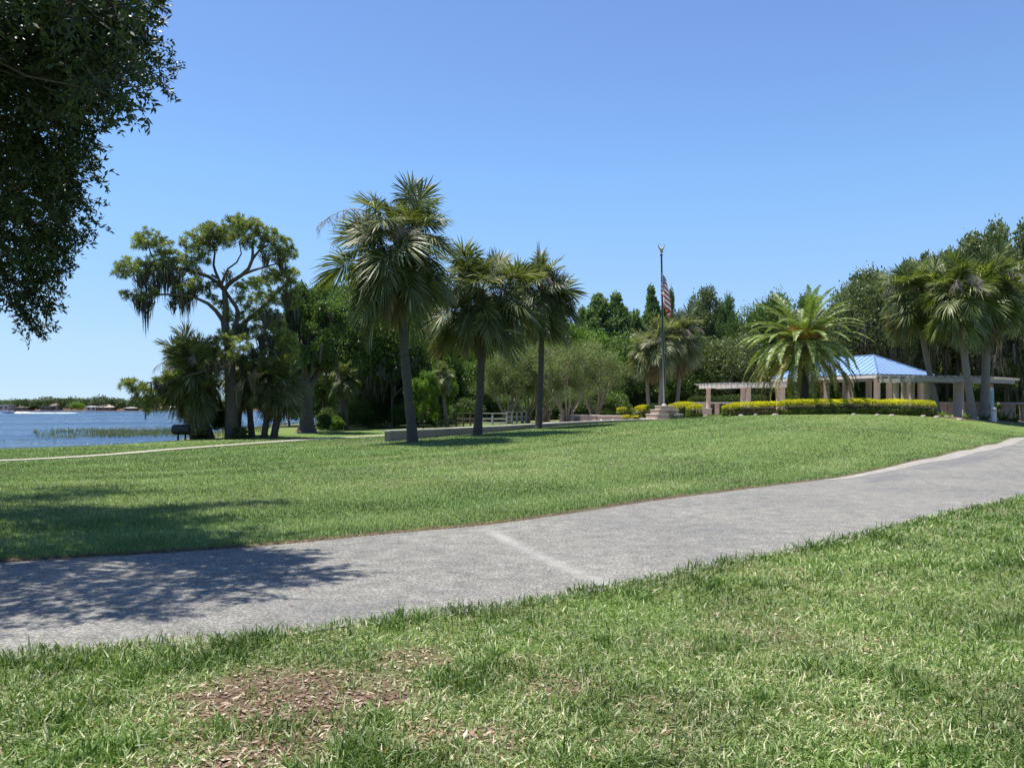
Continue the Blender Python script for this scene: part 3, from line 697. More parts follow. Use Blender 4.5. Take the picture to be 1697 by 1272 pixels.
p3, _ = sabal(892, 44, 7.75, .12, 'right-hand palm of the three by the low wall, slim straight trunk and smallest crown', G3, nf=70, lp=1.15, Rb=1.05, r0=.17, r1=.14, seed=12, stalks=6, basegap=1.2, power=.75, th1=-60)
# groups further off use merged crowns, one mesh per variant
def merged_crown(seed, nf, lp, Rb, basegap, th1=-72, power=1.0, mats=None, old=4):
    rr = np.random.default_rng(seed); V = []; Fs = []; big = MB()
    for k in range(nf):
        u = (k+.5)/nf; th = math.radians(82+(th1-82)*u**power+rr.normal()*6); az = k*2.39996; ki = int(np.argmin(np.abs(THS-th)))
        f = fan_frond(THS[ki], lp*(1, .5, .75)[k % 3], Rb, k*7+seed); c, s = math.cos(az), math.sin(az); ro = rr.normal()*.38; cr_, sr_ = math.cos(ro), math.sin(ro)
        for v, (fa, m, r, q) in zip(f.v, f.f):
            v = np.c_[v[:, 0], v[:, 1]*cr_-v[:, 2]*sr_, v[:, 1]*sr_+v[:, 2]*cr_] ; v2 = np.c_[v[:, 0]*c-v[:, 1]*s, v[:, 0]*s+v[:, 1]*c, v[:, 2]]*rr.uniform(.85, 1.1) + np.array([0, 0, -u*basegap])
            big.v.append(v2); big.f.append((fa - fa.min() + big.n if False else fa - fa.min() + big.n, m + (1 if k >= nf-old else 0), r, q)); big.n += len(v)
    return mesh_from('palm_crown', big, mats or [M['frond'], M['frondyellow']])
PC = [merged_crown(5, 60, 1.05, 1.1, 1.0), merged_crown(9, 56, 1.1, 1.05, 1.1), merged_crown(14, 64, 1.1, 1.12, 1.2, -70)]
M['frondpale'] = leafmat('pale_palm_frond', [(0, (.12,.14,.07)), (.45, (.22,.25,.12)), (.8, (.34,.36,.20)), (1, (.50,.48,.32))], .3, .45, .4)  # frond copy with the clump's sunlit paleness put into the colour
M['frondmid'] = leafmat('sunlit_palm_frond', [(0, (.075,.10,.030)), (.45, (.15,.19,.055)), (.8, (.28,.31,.10)), (1, (.46,.43,.2))], .3, .45, .4)  # brighter frond copy, yellow-green sun highlights painted into the colour
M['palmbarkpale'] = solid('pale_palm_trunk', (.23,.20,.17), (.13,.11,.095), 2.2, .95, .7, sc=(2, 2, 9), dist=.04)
PCV = {}
def sabal_far(px, Y, top_py, label, group, dx=0, var=0, s=1.0, r=.17, crownh=1.8, nstalk=2):
    g = G(px, Y); ztop = CZ-(top_py-HY)/F*Y; H = ztop-g[2]-crownh*s
    t = thing('sabal_palm', g, label, 'palm tree', group)
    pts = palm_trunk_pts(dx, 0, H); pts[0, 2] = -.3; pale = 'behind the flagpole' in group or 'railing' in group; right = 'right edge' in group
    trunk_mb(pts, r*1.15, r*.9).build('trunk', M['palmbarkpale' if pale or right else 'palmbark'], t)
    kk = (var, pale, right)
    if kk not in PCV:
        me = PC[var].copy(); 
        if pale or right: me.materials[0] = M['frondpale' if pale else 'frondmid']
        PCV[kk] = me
    c = link('crown', PCV[kk], t, pts[-1]); c.scale = (s,)*3; c.rotation_euler = (0, 0, R.random()*6)
    for k in range(nstalk):
        o = link('flower_stalk', STALKS[k % 4], t, pts[-1]+np.array([0, 0, -.2])); o.rotation_euler = (0, 0, -PI/2+R.normal()*1.2); o.scale = (s*1.05,)*3
    return t
gp = 'sabal palms behind the flagpole'
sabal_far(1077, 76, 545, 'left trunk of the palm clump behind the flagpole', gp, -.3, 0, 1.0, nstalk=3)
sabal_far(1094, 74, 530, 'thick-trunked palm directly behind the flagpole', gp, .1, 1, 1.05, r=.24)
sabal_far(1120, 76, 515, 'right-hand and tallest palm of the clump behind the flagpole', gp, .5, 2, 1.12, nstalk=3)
gp = 'sabal palms at the right edge of the lawn'
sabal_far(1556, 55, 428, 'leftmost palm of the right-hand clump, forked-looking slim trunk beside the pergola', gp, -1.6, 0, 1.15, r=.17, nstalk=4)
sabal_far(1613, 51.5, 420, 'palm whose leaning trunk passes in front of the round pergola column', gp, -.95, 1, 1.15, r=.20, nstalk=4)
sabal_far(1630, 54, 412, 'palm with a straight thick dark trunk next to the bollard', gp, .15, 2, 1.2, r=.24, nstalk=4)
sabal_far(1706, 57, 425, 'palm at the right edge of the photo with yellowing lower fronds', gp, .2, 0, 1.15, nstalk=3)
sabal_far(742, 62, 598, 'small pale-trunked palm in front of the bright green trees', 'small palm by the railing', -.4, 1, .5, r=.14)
gp = 'dark sabal palms under the moss-hung pine'
sabal_far(345, 47, 548, 'leftmost palm of the dark clump under the pine', gp, -.9, 2, 1.0, r=.24)
sabal_far(352, 48.5, 600, 'short palm with a low drooping crown at the left of the pine', gp, -.9, 1, .8, r=.2)
sabal_far(392, 50, 590, 'palm standing right behind the pine trunk', gp, .2, 1, .66)
sabal_far(418, 48.5, 592, 'palm with a slim trunk just right of the pine trunk', gp, -.1, 0, .62, r=.17)
sabal_far(437, 47.5, 598, 'palm second right of the pine, straight trunk against the lake', gp, .25, 2, .60, r=.17)
sabal_far(453, 47.5, 588, 'palm with a knobbly trunk, rightmost of the clump under the pine', gp, .45, 1, .76, r=.19)
sabal_far(322, 50.5, 578, 'palm at the far left of the clump whose fronds reach out over the water', gp, -.7, 0, .75, r=.16)
sabal_far(575, 60, 600, 'dark short palm under the oaks left of the low wall', 'palm under the oaks', -.2, 0, .6)

# ------------------------------------------------------------------ date palm
def date_frond(th, L, seed):
    r = np.random.default_rng(seed); mb = MB(); N = 22; p = np.zeros(3); ang = th; pts = [p.copy()]; tg = []
    bend = math.radians(62 if th > 1.0 else 76 if th > .4 else 90 if th > .05 else 82 if th > -.1 else 72 if th > -.3 else 60)
    for k in range(N):
        a = ang - bend*((k/N)**1.35); d = np.array([math.cos(a), 0, math.sin(a)]) if a > -1.5 else np.array([math.cos(-1.5), 0, math.sin(-1.5)])
        p = p + d*L/N; pts.append(p.copy()); tg.append(d)
    tg.append(tg[-1]); pts = np.array(pts); tg = np.array(tg)
    mb.tube(pts, np.linspace(.028, .006, N+1), 4, caps=False, rnd=1)
    m = 86; t = np.linspace(.10, 1, m); P = np.stack([np.interp(t*N, np.arange(N+1), pts[:, i]) for i in range(3)], 1); T = unit(np.stack([np.interp(t*N, np.arange(N+1), tg[:, i]) for i in range(3)], 1))
    nrm = np.c_[-T[:, 2], np.zeros(m), T[:, 0]]
    for sd in (-1, 1):
        ln = .37*np.sin(np.clip(t*.9+.12, 0, 1)*PI)**.45*(.85+.3*r.random(m)); ln = np.maximum(ln, .12)
        d = unit(T*.75 + np.array([0, sd*1.0, 0]) + nrm*.35 + r.normal(size=(m, 3))*.10); d1 = unit(d+[0, 0, -.25]); e = P + (d*.55+d1*.45)*ln[:, None]; e[:, 2] -= .06*ln
        w = unit(np.cross(d, nrm+r.normal(size=(m, 3))*.3))*.024; md = P + d*(ln*.5)[:, None]
        V = np.stack([P-w*.5, P+w*.5, md+w, md-w, e+w*.1, e-w*.1], 1).reshape(-1, 3); b = np.arange(m)[:, None]*6; q = r.random(m)*.9
        mb.add(V, np.vstack([np.c_[b, b+1, b+2, b+3], np.c_[b+3, b+2, b+4, b+5]]), 0, np.r_[q, q])
    return mb
DTH = np.radians([80, 62, 46, 30, 14, 0, -12, -24, -36])
DF = [[mesh_from('frond', date_frond(t, (4.3 if t < .1 else 4.0) if t < 1.2 else 4.1, i*3+v), [M['datefrond']]) for v in range(2)] for i, t in enumerate(DTH)]
DO = [mesh_from('frond', date_frond(DTH[i], 4.3, 80+i), [M['dateold']]) for i in (6, 7, 8)]
g = G(1331, 50.5); zc = CZ-(572-HY)/F*50.5
t = thing('date_palm', g, 'date palm with long arching fronds and orange fruit clusters behind the yellow hedge', 'palm tree')
mb = MB(); mb.tube([(0,0,-.3),(0,0,.5),(0,0,1.5),(0,0,zc-g[2]-.7),(0,0,zc-g[2]-.1),(0,0,zc-g[2]+.3)], [.42,.34,.33,.38,.5,.25], 14); mb.build('trunk', M['palmbark'], t)
mb = MB()
for k in range(60):
    a = k*2.4; z = zc-g[2]-.9+.012*k; mb.tube([(math.cos(a)*.36, math.sin(a)*.36, z), (math.cos(a)*.62, math.sin(a)*.62, z+.28)], [.07, .03], 5)
mb.build('leaf_bases', M['myrtlebark'], t)
rr = np.random.default_rng(4); NFD = 100
for k in range(NFD):
    u = (k+.5)/NFD; th = math.radians(86-124*u**.84+rr.normal()*5); i = int(np.argmin(np.abs(DTH-th))); az = k*2.39996
    oldf = k > NFD-24
    o = link('frond', DO[min(2, max(0, i-6))] if oldf else DF[i][k % 2], t, (math.cos(az)*.22, math.sin(az)*.22, zc-g[2]+.25-u*.5)); o.rotation_euler = (rr.normal()*.10, 0, az+rr.normal()*.06); s = rr.uniform(.88, 1.06); o.scale = (s,)*3
    if oldf: o['label'] = 'yellowing frond drooping at the bottom of the crown'
for k in range(12):
    az = -PI/2 + (k-5.5)*.36; mb = MB(); d = np.array([math.cos(az), math.sin(az), 0]); el = rr.uniform(.25, 1.0); tip = d*rr.uniform(.8, 1.35)*math.cos(el*.6) + np.array([0, 0, .2+el*.75])
    pts = [np.zeros(3), d*.4+[0, 0, .25+.3*el], tip]; mb.tube(dens(pts, .15), .022, 5)
    n = 150; p = tip + R.normal(size=(n, 3))*.05; dd = unit(d*.5 + R.normal(size=(n, 3))*.7 + [0, 0, -.5]); leafquads(mb, p, dd, .32+.22*R.random(n), .014)
    mb.build('fruit_stalk', M['fruit'], t).location = (0, 0, zc-g[2]+.1)

# ------------------------------------------------------------------ overhanging live oak (near, left)
ob = np.array([-12.5, 12.0]); oz = tz(*ob)
t = thing('live_oak', (ob[0], ob[1], oz), 'near oak whose dark leafy branches hang in from the upper left corner', 'tree')
lobes = [(270,125,8.5,.38),(238,150,8.4,.34),(205,100,8.8,.5),(160,130,9,.6),(245,85,8.7,.42),(262,40,8.9,.42),(250,20,9,.5),(180,40,9,.6),(110,60,9.2,.7),(60,110,9.5,.8),(20,40,9.3,.8),
 (165,235,10,.34),(120,205,10,.55),(80,165,10,.7),(50,240,10.5,.8),(150,290,10.8,.42),(172,318,11.4,.26),(120,320,11,.55),(70,310,11.2,.7),(148,365,11.8,.42),(175,378,12,.2),(105,390,11.8,.5),(55,370,12,.75),(10,340,11.5,.8),
 (95,428,12.3,.42),(45,430,12.5,.6),(15,455,12.5,.6),(92,470,12.8,.30),(50,490,12.8,.42),(98,505,13,.22),(70,520,13,.28),(85,538,13,.16),(15,500,12.9,.4),(30,200,10,.9),(0,150,9.8,.9),(0,250,10.5,.9),(20,290,11,.8),
 (285,8,9.0,.3),(215,-30,9.2,.7),(120,-20,9.4,.8),(270,-40,9.2,.5),(220,60,8.8,.45),(135,90,9.3,.6),(90,110,9.6,.7),(140,160,9.6,.42),(100,260,10.5,.55),(35,395,12,.6),(0,400,12,.7),(190,160,8.9,.3),(110,440,12.5,.25)]
OC = []; OR = []
for px, py, Y, r in lobes:
    if py < 60 or px > 230: pass
    OC.append(P3(px-74 if px > 150 else px-34 if px > 60 else px, py, Y)); OR.append(r*.92)
k = 0
rr = np.random.default_rng(5)
while k < 95:
    u = unit(rr.normal(size=3)); c = np.array([-11.8, 11.8, 8.3]) + u*np.array([6.3, 5.6, 3.6])*rr.random()**.4
    if c[1] < 2: continue
    ppx = CX + c[0]/c[1]*F; ppy = HY-(c[2]-CZ)/c[1]*F
    lim = np.interp(ppy, [-900, -300, 0, 160, 200, 400, 440, 540, 600], [400, 330, 250, 200, 110, 100, 40, 0, -200])
    r__ = rr.uniform(.5, .95)
    if ppx + (r__+.25)/c[1]*F > lim - 35: continue
    OC.append(c); OR.append(r__); k += 1
# shadow-casting lobes seen on the path: upper crown reaching out above the frame
SHD = [(-1.75,7.9,.3),(-2.1,7.75,.35),(-2.4,7.2,.4),(-2.6,7.9,.4),(-2.95,7.4,.45),(-3.1,6.7,.4),(-2.8,6.35,.25),(-3.7,7.3,.5),(-3.9,6.4,.5),(-3.4,8.1,.4),(-4.3,5.75,.4),(-4.8,6.7,.6),(-5,5.6,.5),(-4.5,7.6,.4),(-5.8,6.2,.7),(-6.2,7.4,.7),(-3.3,10,.5),(-3.8,9.2,.5),(-3.8,13.5,.28),(-4.4,13.3,.36),(-5.2,12.9,.5),(-4.3,11.3,.6),(-5.4,11.6,.7)]
for q, (x_, y_, r_) in enumerate(SHD):
    h_ = 6.2+.9*math.sin(q*2.3)+.12*max(0, y_-7)*2; OC.append(np.array([x_-.300*h_, y_+.058*h_, h_])); OR.append(r_*1.3); OC.append(OC[-1]+np.array([-.35, .1, .35])); OR.append(r_*1.1)
for c in ((-4.3,9.6,8.2),(-5.0,8.6,7.8),(-5.8,7.8,7.4),(-4.9,10.8,8.8),(-6.0,12.2,9.2),(-5.6,14.6,9.6),(-6.6,14.0,9.0),(-7.4,15,9),(-7.2,9.0,7.6),(-6.4,10.2,8.4),(-6.9,7.2,7.2),(-8,6.6,7)):
    pass
OC = np.array(OC); OR = np.array(OR)
mb = MB()
# twigs with leaves: every lobe is a fan of short sprays
nt_ = (31*(OR/.5)**2).astype(int)+6; idx = np.repeat(np.arange(len(OC)), nt_); n = len(idx)
u = rdir(n); base = OC[idx] + u*(OR[idx]*R.random(n)**.5)[:, None]*np.array([1, 1, .75])
sd = unit(u*.7 + rdir(n)*.6 + np.array([.35, -.1, -.25])); ln = .18+.16*R.random(n)
wood = MB()
K = 22; rep = np.repeat(np.arange(n), K); tt = np.tile(np.linspace(.05, 1, K), n)
P = base[rep] + sd[rep]*(ln[rep]*tt)[:, None] + R.normal(size=(len(rep), 3))*.018
dd = unit(sd[rep]*.5 + rdir(len(rep))*.8)
tone = R.random(n)[rep]
leafquads(mb, P, dd, .06+.045*R.random(len(rep)), .022+.016*R.random(len(rep)), 0, np.clip(.5*tone+.5*R.random(len(rep)), 0, 1))
mb.build('crown', M['oakleaf'], t).location = (-ob[0], -ob[1], -oz)
for i in range(0, n, 2):
    s0 = base[i]; wood.tube([s0-sd[i]*.1, s0+sd[i]*ln[i]*.9], [.006, .002], 3, caps=False)
hub = np.array([ob[0], ob[1], 4.0])
mb = MB(); mb.tube([(ob[0]-.1, ob[1], oz-.3), (ob[0], ob[1], oz+.5), (ob[0]+.1, ob[1], 2.2), hub], [.62, .42, .38, .36], 12)
hubs = [hub + np.array(v) for v in ((2.4,-2.0,1.6),(3.0,.2,1.2),(2.2,1.6,1.4),(.5,-3,2.4),(-2.5,-1,2.3),(-1.5,2.5,2.2),(.5,1,3.2))]
for h_ in hubs: mb.tube(limb(hub-[0, 0, .3], h_, 7, .15, .08), np.linspace(.22, .08, 7), 9)
for c, r in zip(OC, OR):
    h_ = min(hubs, key=lambda q: np.linalg.norm(q-c)); L_ = np.linalg.norm(h_-c)
    mb.tube(limb(h_, c, 9, .16, .06), np.linspace(.022+.005*L_, .008, 9), 6, caps=False)
    for q in range(4): mb.tube(limb(c, c+rdir(1)[0]*r*.8, 4, .2), np.linspace(.012, .004, 4), 4, caps=False)
mb.build('trunk', M['bark'], t).location = (-ob[0], -ob[1], -oz)
wood.build('twigs', M['bark'], t).location = (-ob[0], -ob[1], -oz)

# ------------------------------------------------------------------ moss-hung pine
YP = 47.0; g = G(385, YP)
t = thing('moss_hung_pine', g, 'tall spreading pine draped with grey moss at the lake shore', 'tree')
def pp(px, py, dy=0): return P3(px, py, YP+dy)
mb = MB()
def br(pts, r0, r1, dy=None):
    P = dens([pp(*q) for q in pts], .35); mb.tube(P, np.linspace(r0, r1, len(P)), 9)
br([(385,735,0),(384,700,0),(383,640,.1),(380,580,.2),(374,545,.3),(372,530,.3)], .42, .22)
br([(383,560,.2),(395,520,.5),(385,500,.6),(372,480,.6),(362,462,.5),(350,455,.3)], .16, .07)
br([(372,535,.3),(358,515,0),(345,503,-.4),(330,496,-.8),(318,492,-1.2),(300,488,-1.4)], .15, .05)
br([(374,530,.3),(374,500,.4),(372,480,.5),(385,466,.2),(400,456,0),(412,445,-.2),(418,430,-.2),(419,400,0)], .19, .06)
br([(372,482,.6),(360,468,.5),(345,458,.2),(325,452,-.2),(312,446,-.4),(290,446,-.8),(262,440,-1.2),(235,440,-1.4)], .12, .04)
br([(362,462,.5),(354,440,.8),(356,420,1),(352,400,1)], .09, .035)
br([(366,474,.5),(378,445,-.4),(392,435,-.6),(400,420,-.8),(396,400,-.8)], .09, .03)
br([(400,456,0),(420,448,.4),(440,442,.8),(462,436,1),(480,428,1.2)], .09, .03)
br([(418,430,-.2),(430,415,.3),(445,405,.6)], .09, .04)
br([(262,440,-1.2),(250,420,-1.2),(245,405,-1.2)], .07, .03)
br([(300,488,-1.4),(262,488,-1.8),(230,490,-2),(208,487,-2)], .07, .03)
br([(380,560,.3),(410,530,1),(440,505,1.4),(462,480,1.6),(480,468,1.8)], .16, .05)
br([(383,610,0),(350,612,-.8),(300,625,-1.8),(265,632,-2.6),(243,634,-3)], .10, .035)
br([(262,632,-2.6),(240,642,-2.9),(225,640,-3)], .05, .02); br([(250,634,-2.8),(252,650,-2.8),(256,665,-2.8)], .04, .02)
mb.build('trunk', M['pinebark'], t).location = -g
cl = [(245,395,22,-1.2),(268,408,20,-1.2),(228,402,14,-1.4),(215,440,20,-1.6),(200,450,14,-1.6),(238,445,20,-1.4),(262,440,22,-1.2),(285,425,18,-.8),(207,488,9,-2),(232,490,11,-2),(255,486,8,-1.8),
 (308,478,20,-.8),(322,468,14,-.6),(298,492,14,-1),(318,400,20,0),(335,388,20,.3),(352,382,18,.6),(370,388,20,.8),(385,374,20,0),(402,370,20,-.4),(420,378,20,0),(436,386,18,.4),(452,392,18,.6),(468,406,18,.8),(480,420,14,1.0),
 (340,410,18,.6),(318,422,18,-.2),(300,440,18,-.6),(318,445,14,-.4),(395,395,18,-.5),(412,402,16,-.6),(445,412,18,.5),(462,428,16,.9),(350,402,14,1),(375,402,14,.9),(338,430,13,.2),
 (336,482,11,.3),(350,474,10,.4),(368,505,13,.8),(352,492,8,.2),(395,478,13,.2),(412,472,14,.2),(402,500,15,.8),(430,470,18,1),(448,458,20,1.2),(468,462,20,1.4),(482,455,16,1.6),(488,476,16,1.6),(435,495,22,1.4),(462,492,22,1.6),(485,500,16,1.8),
 (412,522,20,1.2),(440,522,22,1.5),(380,520,14,.4),(392,545,22,.8),(370,560,20,-.5),(350,575,18,-.7),(400,570,22,-.4),(375,590,20,-.8),(330,580,16,-1),(345,600,18,-1),(430,550,22,1),(455,540,20,1.4),(410,600,18,.6),
 (212,640,13,-3),(224,636,13,-3),(236,644,10,-3),(248,652,9,-2.9),(258,662,9,-2.8),(264,630,8,-2.6),(276,624,9,-2.4),(292,618,10,-2),(238,665,10,-3),(245,678,7,-3)]
cl += [(470,560,22,1.2),(480,585,18,1.2),(440,590,20,1),(395,625,16,.6),(425,625,18,1),(460,620,20,1.2),(350,630,16,-.6),(300,600,14,-1.2)]
C = np.array([pp(a, b, d) for a, b, r, d in cl]); Rr = np.array([r for a, b, r, d in cl])/F*YP
mb = MB(); # tufts of needles
nt_ = (30*(Rr/.6)**2).astype(int)+7; idx = np.repeat(np.arange(len(C)), nt_); n = len(idx); u = rdir(n)
tc = C[idx] + u*(Rr[idx]*(.25+.75*R.random(n)**.6))[:, None]*np.array([1, 1, .7])
K = 26; rep = np.repeat(np.arange(n), K); d = unit(rdir(len(rep)) + (u*.5)[rep] + [0, 0, .35])
leafquads(mb, tc[rep], d, .20+.10*R.random(len(rep)), .032, 0, np.clip(.5*R.random(n)[rep]+.5*R.random(len(rep)), 0, 1))
mb.build('crown', M['needle'], t).location = -g
ms = [(240,455,1.3),(250,470,2.0),(262,455,1.6),(275,450,1.8),(285,455,1.3),(292,465,1.5),(228,495,1.1),(242,500,2.0),(232,460,1.0),(303,490,1.5),(312,488,1.6),(320,480,1.2),(287,500,.8),(268,440,1.4),(280,435,1.3),(298,448,1.0),(246,440,1.0),
 (440,425,1.0),(465,425,.9),(470,440,.8),(435,560,2.0),(420,580,1.8),(450,560,1.8),(400,590,1.5),(375,600,1.2),(345,600,1.2),(460,520,1.4),(440,520,1.4),(475,490,1.2),(270,640,.9),(255,660,.9),(225,650,.6),(265,635,1.2),(244,662,.7),(400,540,1),(420,620,1.4),(395,640,1.4),(330,455,.5),(378,455,.6),(360,600,1.3)]
mb = MB()
for a, b, ln in ms:
    n = 110; c = pp(a, b, float(np.interp(a, [200, 300, 400, 480], [-1.8, -1, .3, 1.5])) if b < 600 else -1.2); p = c + R.normal(size=(n, 3))*np.array([.22, .25, .16])
    L_ = ln*(.25+.75*R.random(n)**1.5)*np.exp(-((p[:, 0]-c[0])/.35)**2); e = p.copy(); e[:, 2] -= L_; e[:, :2] += (c[:2]-p[:, :2])*.5 + R.normal(size=(n, 2))*.03; md = (p+e)/2+R.normal(size=(n, 3))*.02
    s = rdir(n); s[:, 2] = 0; W = unit(s)*(.03+.03*R.random(n))[:, None]*.5
    V = np.stack([p-W, p+W, md+W, md-W, e+W*.2, e-W*.2], 1).reshape(-1, 3); k = np.arange(n)[:, None]*6; q = R.random(n)
    mb.add(V, np.vstack([np.c_[k, k+1, k+2, k+3], np.c_[k+3, k+2, k+4, k+5]]), 0, np.r_[q, q])
mb.build('spanish_moss', M['moss'], t).location = -g

# ------------------------------------------------------------------ trees of the wood
# big-trunked oak on the shore, right of the palms
def bigtrunk(px, Y, pts, r0, name='trunk'):
    pass
t = tree('shore_oak', 508, 55, 455, 655, 120, 'airy', 0, 'leaf', 'oak with a broad flared trunk at the shore, left of the wood', moss=1.0, trunk=True)
mb = MB(); g = t.location
mb.tube([(0,0,-.3),(0,0,.1),(.02,0,.5),(0,0,1.3),(.0,0,3),(-.2,0,4.5),(-.2,.2,6.5)], [1.0,.72,.52,.44,.40,.30,.2], 12); mb.tube([(0,0,2.6),(.8,.3,4.2),(1.6,.5,6.2)], [.3,.22,.12], 9); mb.tube([(0,0,3),(-1,-.3,4.4),(-1.6,-.2,5.8)], [.26,.18,.1], 9)
mb.build('limbs', M['bark'], t); t.rotation_euler = (0, 0, 0)
W_ = 'trees of the wood behind the lawn'
wood_list = [
 # name, px, Y, top, bottom, width, kind, i, mat, moss, label
 ('broadleaf_tree',565,64,462,668,135,'broad',0,'leaf',0,'dense green tree directly right of the shore oak'),
 ('broadleaf_tree',610,70,456,672,130,'airy',1,'leafgrey',.8,'moss-streaked tree left of the tallest palm trunk'),
 ('broadleaf_tree',650,66,468,690,125,'broad',1,'leaf',.7,'leafy tree right behind the tallest palm trunk'),
 ('broadleaf_tree',700,76,498,690,110,'tall',0,'leaf',0,'narrow tree rising between the first and second lawn palms'),
 ('broadleaf_tree',535,72,458,660,120,'airy',2,'leaf',.8,'loose tree peeping out behind the shore oak'),
 ('bald_cypress',730,64,560,706,88,'cone',0,'leafbright',0,'bright green feathery tree left of the white railing'),
 ('bald_cypress',702,60,610,712,58,'airy',1,'leafbright',0,'low lime green young tree beside the low wall'),
 ('bald_cypress',790,84,520,690,110,'airy',0,'leafbright',0,'bright green tree behind the middle lawn palm'),
 ('broadleaf_tree',860,88,530,690,140,'broad',2,'leaf',0,'rounded tree behind the third lawn palm'),
 ('bald_cypress',940,86,528,680,100,'broad',0,'leafbright',0,'lime green rounded tree right of the third lawn palm'),
 ('conical_cypress',965,98,510,690,110,'cone',0,'leafblue',0,'slim pointed tree between the third lawn palm and the twin tops'),
 ('conical_cypress',992,96,480,690,150,'cone',1,'leafblue',0,'left of the twin pointed treetops'),
 ('conical_cypress',1022,96,486,690,150,'cone',0,'leafblue',0,'right of the twin pointed treetops'),
 ('conical_cypress',1052,98,508,690,120,'cone',1,'leafblue',0,'lower pointed tree left of the sharp dark spire tree'),
 ('conical_cypress',1080,100,474,690,104,'cone',0,'leafblue',0,'sharp dark spire-shaped tree just left of the flag'),
 ('conical_cypress',1109,102,484,690,38,'tall',0,'leaf',0,'narrow tree whose top shows right behind the flag'),
 ('broadleaf_tree',1135,96,512,690,70,'broad',1,'leafgrey',0,'round-topped tree behind the palms right of the flagpole'),
 ('conical_cypress',1172,94,472,690,84,'tall',1,'leafgrey',0,'tall tree with thin bare twigs at its top, right of the flag'),
 ('conical_cypress',1206,92,494,690,54,'tall',0,'leafblue',0,'slim tree between the twiggy-topped tree and the dark trees'),
 ('broadleaf_tree',1240,90,505,690,86,'broad',2,'leaf',0,'dark tree left behind the date palm'),
 ('broadleaf_tree',1283,90,476,690,96,'broad',0,'leaf',0,'dark round-topped tree above the left half of the date palm'),
 ('broadleaf_tree',1330,92,480,690,86,'airy',1,'leaf',0,'dark tree standing straight behind the date palm'),
 ('broadleaf_tree',1372,94,505,690,80,'broad',1,'leaf',0,'lower tree filling the gap right of the date palm'),
 ('live_oak',1440,80,432,655,125,'broad',0,'leafgrey',1.0,'big grey-green oak with hanging moss behind the blue roof'),
 ('live_oak',1410,86,470,660,90,'airy',2,'leafgrey',.8,'smaller mossy oak left of the big one behind the blue roof'),
 ('live_oak',1502,84,420,660,110,'airy',1,'leafgrey',.8,'thin-topped oak between the blue roof and the right-hand palms'),
 ('live_oak',1570,82,398,670,140,'airy',0,'leafgrey',.8,'oak whose crown rises behind the leftmost right-hand palm'),
 ('live_oak',1650,78,360,670,150,'airy',2,'leafgrey',.8,'tallest oak at the upper right behind the palms'),
 ('live_oak',1722,74,352,680,150,'airy',1,'leafgrey',.6,'oak cut by the right edge of the photo'),
 ('live_oak',1790,74,380,680,150,'broad',2,'leafgrey',0,'oak beyond the right edge of the photo'),
 ('broadleaf_tree',1600,98,520,690,140,'broad',1,'leaf',0,'dark tree in the gap between the right-hand palm trunks'),
 ('broadleaf_tree',1500,100,520,690,140,'broad',0,'leaf',0,'dark tree low behind the blue pavilion roof'),
]
for nm, px, Y, tp, bt, wd, kd, i, mt, ms_, lb in wood_list:
    tree(nm, px, Y, tp, bt, wd, kd, i, mt, lb, group=W_, moss=ms_)
wood_more = [(500,80,500,690,90,'tall',1,'leaf','dark tree low behind the shore oak and the pine'),(585,80,452,690,170,'broad',2,'leaf','tall dark tree filling the wood left of the tallest palm'),(680,82,476,690,140,'broad',0,'leafgrey','dull green tree between the first two lawn palms, behind the others'),(905,92,545,690,110,'tall',1,'leaf','tree low behind the right-hand lawn palm'),(975,90,540,690,100,'broad',1,'leafbright','bright rounded tree below the twin pointed tops'),(1035,88,545,690,110,'broad',2,'leaf','rounded tree below the pointed tops left of the flagpole'),(1150,88,540,690,110,'broad',0,'leaf','rounded dark tree right behind the palm clump'),(1215,86,545,690,110,'broad',1,'leafgrey','tree low behind the left pergola'),(1390,88,530,690,110,'broad',2,'leaf','tree low between the date palm and the pavilion roof')]
wood_more += [(545,70,560,712,90,'broad',1,'leaf','low full-leaved tree behind the light green bush by the shore oak'),(600,72,570,712,100,'broad',2,'leaf','low leafy tree left of the tallest palm trunk'),(655,70,575,714,90,'broad',0,'leaf','low leafy tree right behind the base of the tallest palm'),(480,78,560,705,80,'broad',2,'leafgrey','low tree seen between the pine clump and the shore oak'),(775,78,590,706,80,'broad',1,'leaf','low leafy tree behind the dark timber railing')]
for px, Y, tp, bt, wd, kd, i, mt, lb in wood_more: tree('broadleaf_tree', px, Y, tp, bt, wd, kd, i, mt, lb, group=W_)
# second row closing the wood
back = [(560,88,500),(620,92,510),(680,96,520),(740,104,535),(800,108,530),(870,112,540),(930,112,540),(1000,116,530),(1060,118,530),(1120,118,525),(1190,116,520),(1260,114,525),(1340,114,530),(1420,112,520),(1510,112,500),(1600,110,480),(1690,108,470),(1780,106,470)]
for k, (px, Y, tp) in enumerate(back):
    tree('background_tree', px, Y, tp, 700, 125, 'broad' if k % 2 else 'tall', k % 2, 'leaf' if k % 3 else 'leafgrey', 'dark tree of the back row that closes the wood', group='back row of the wood')
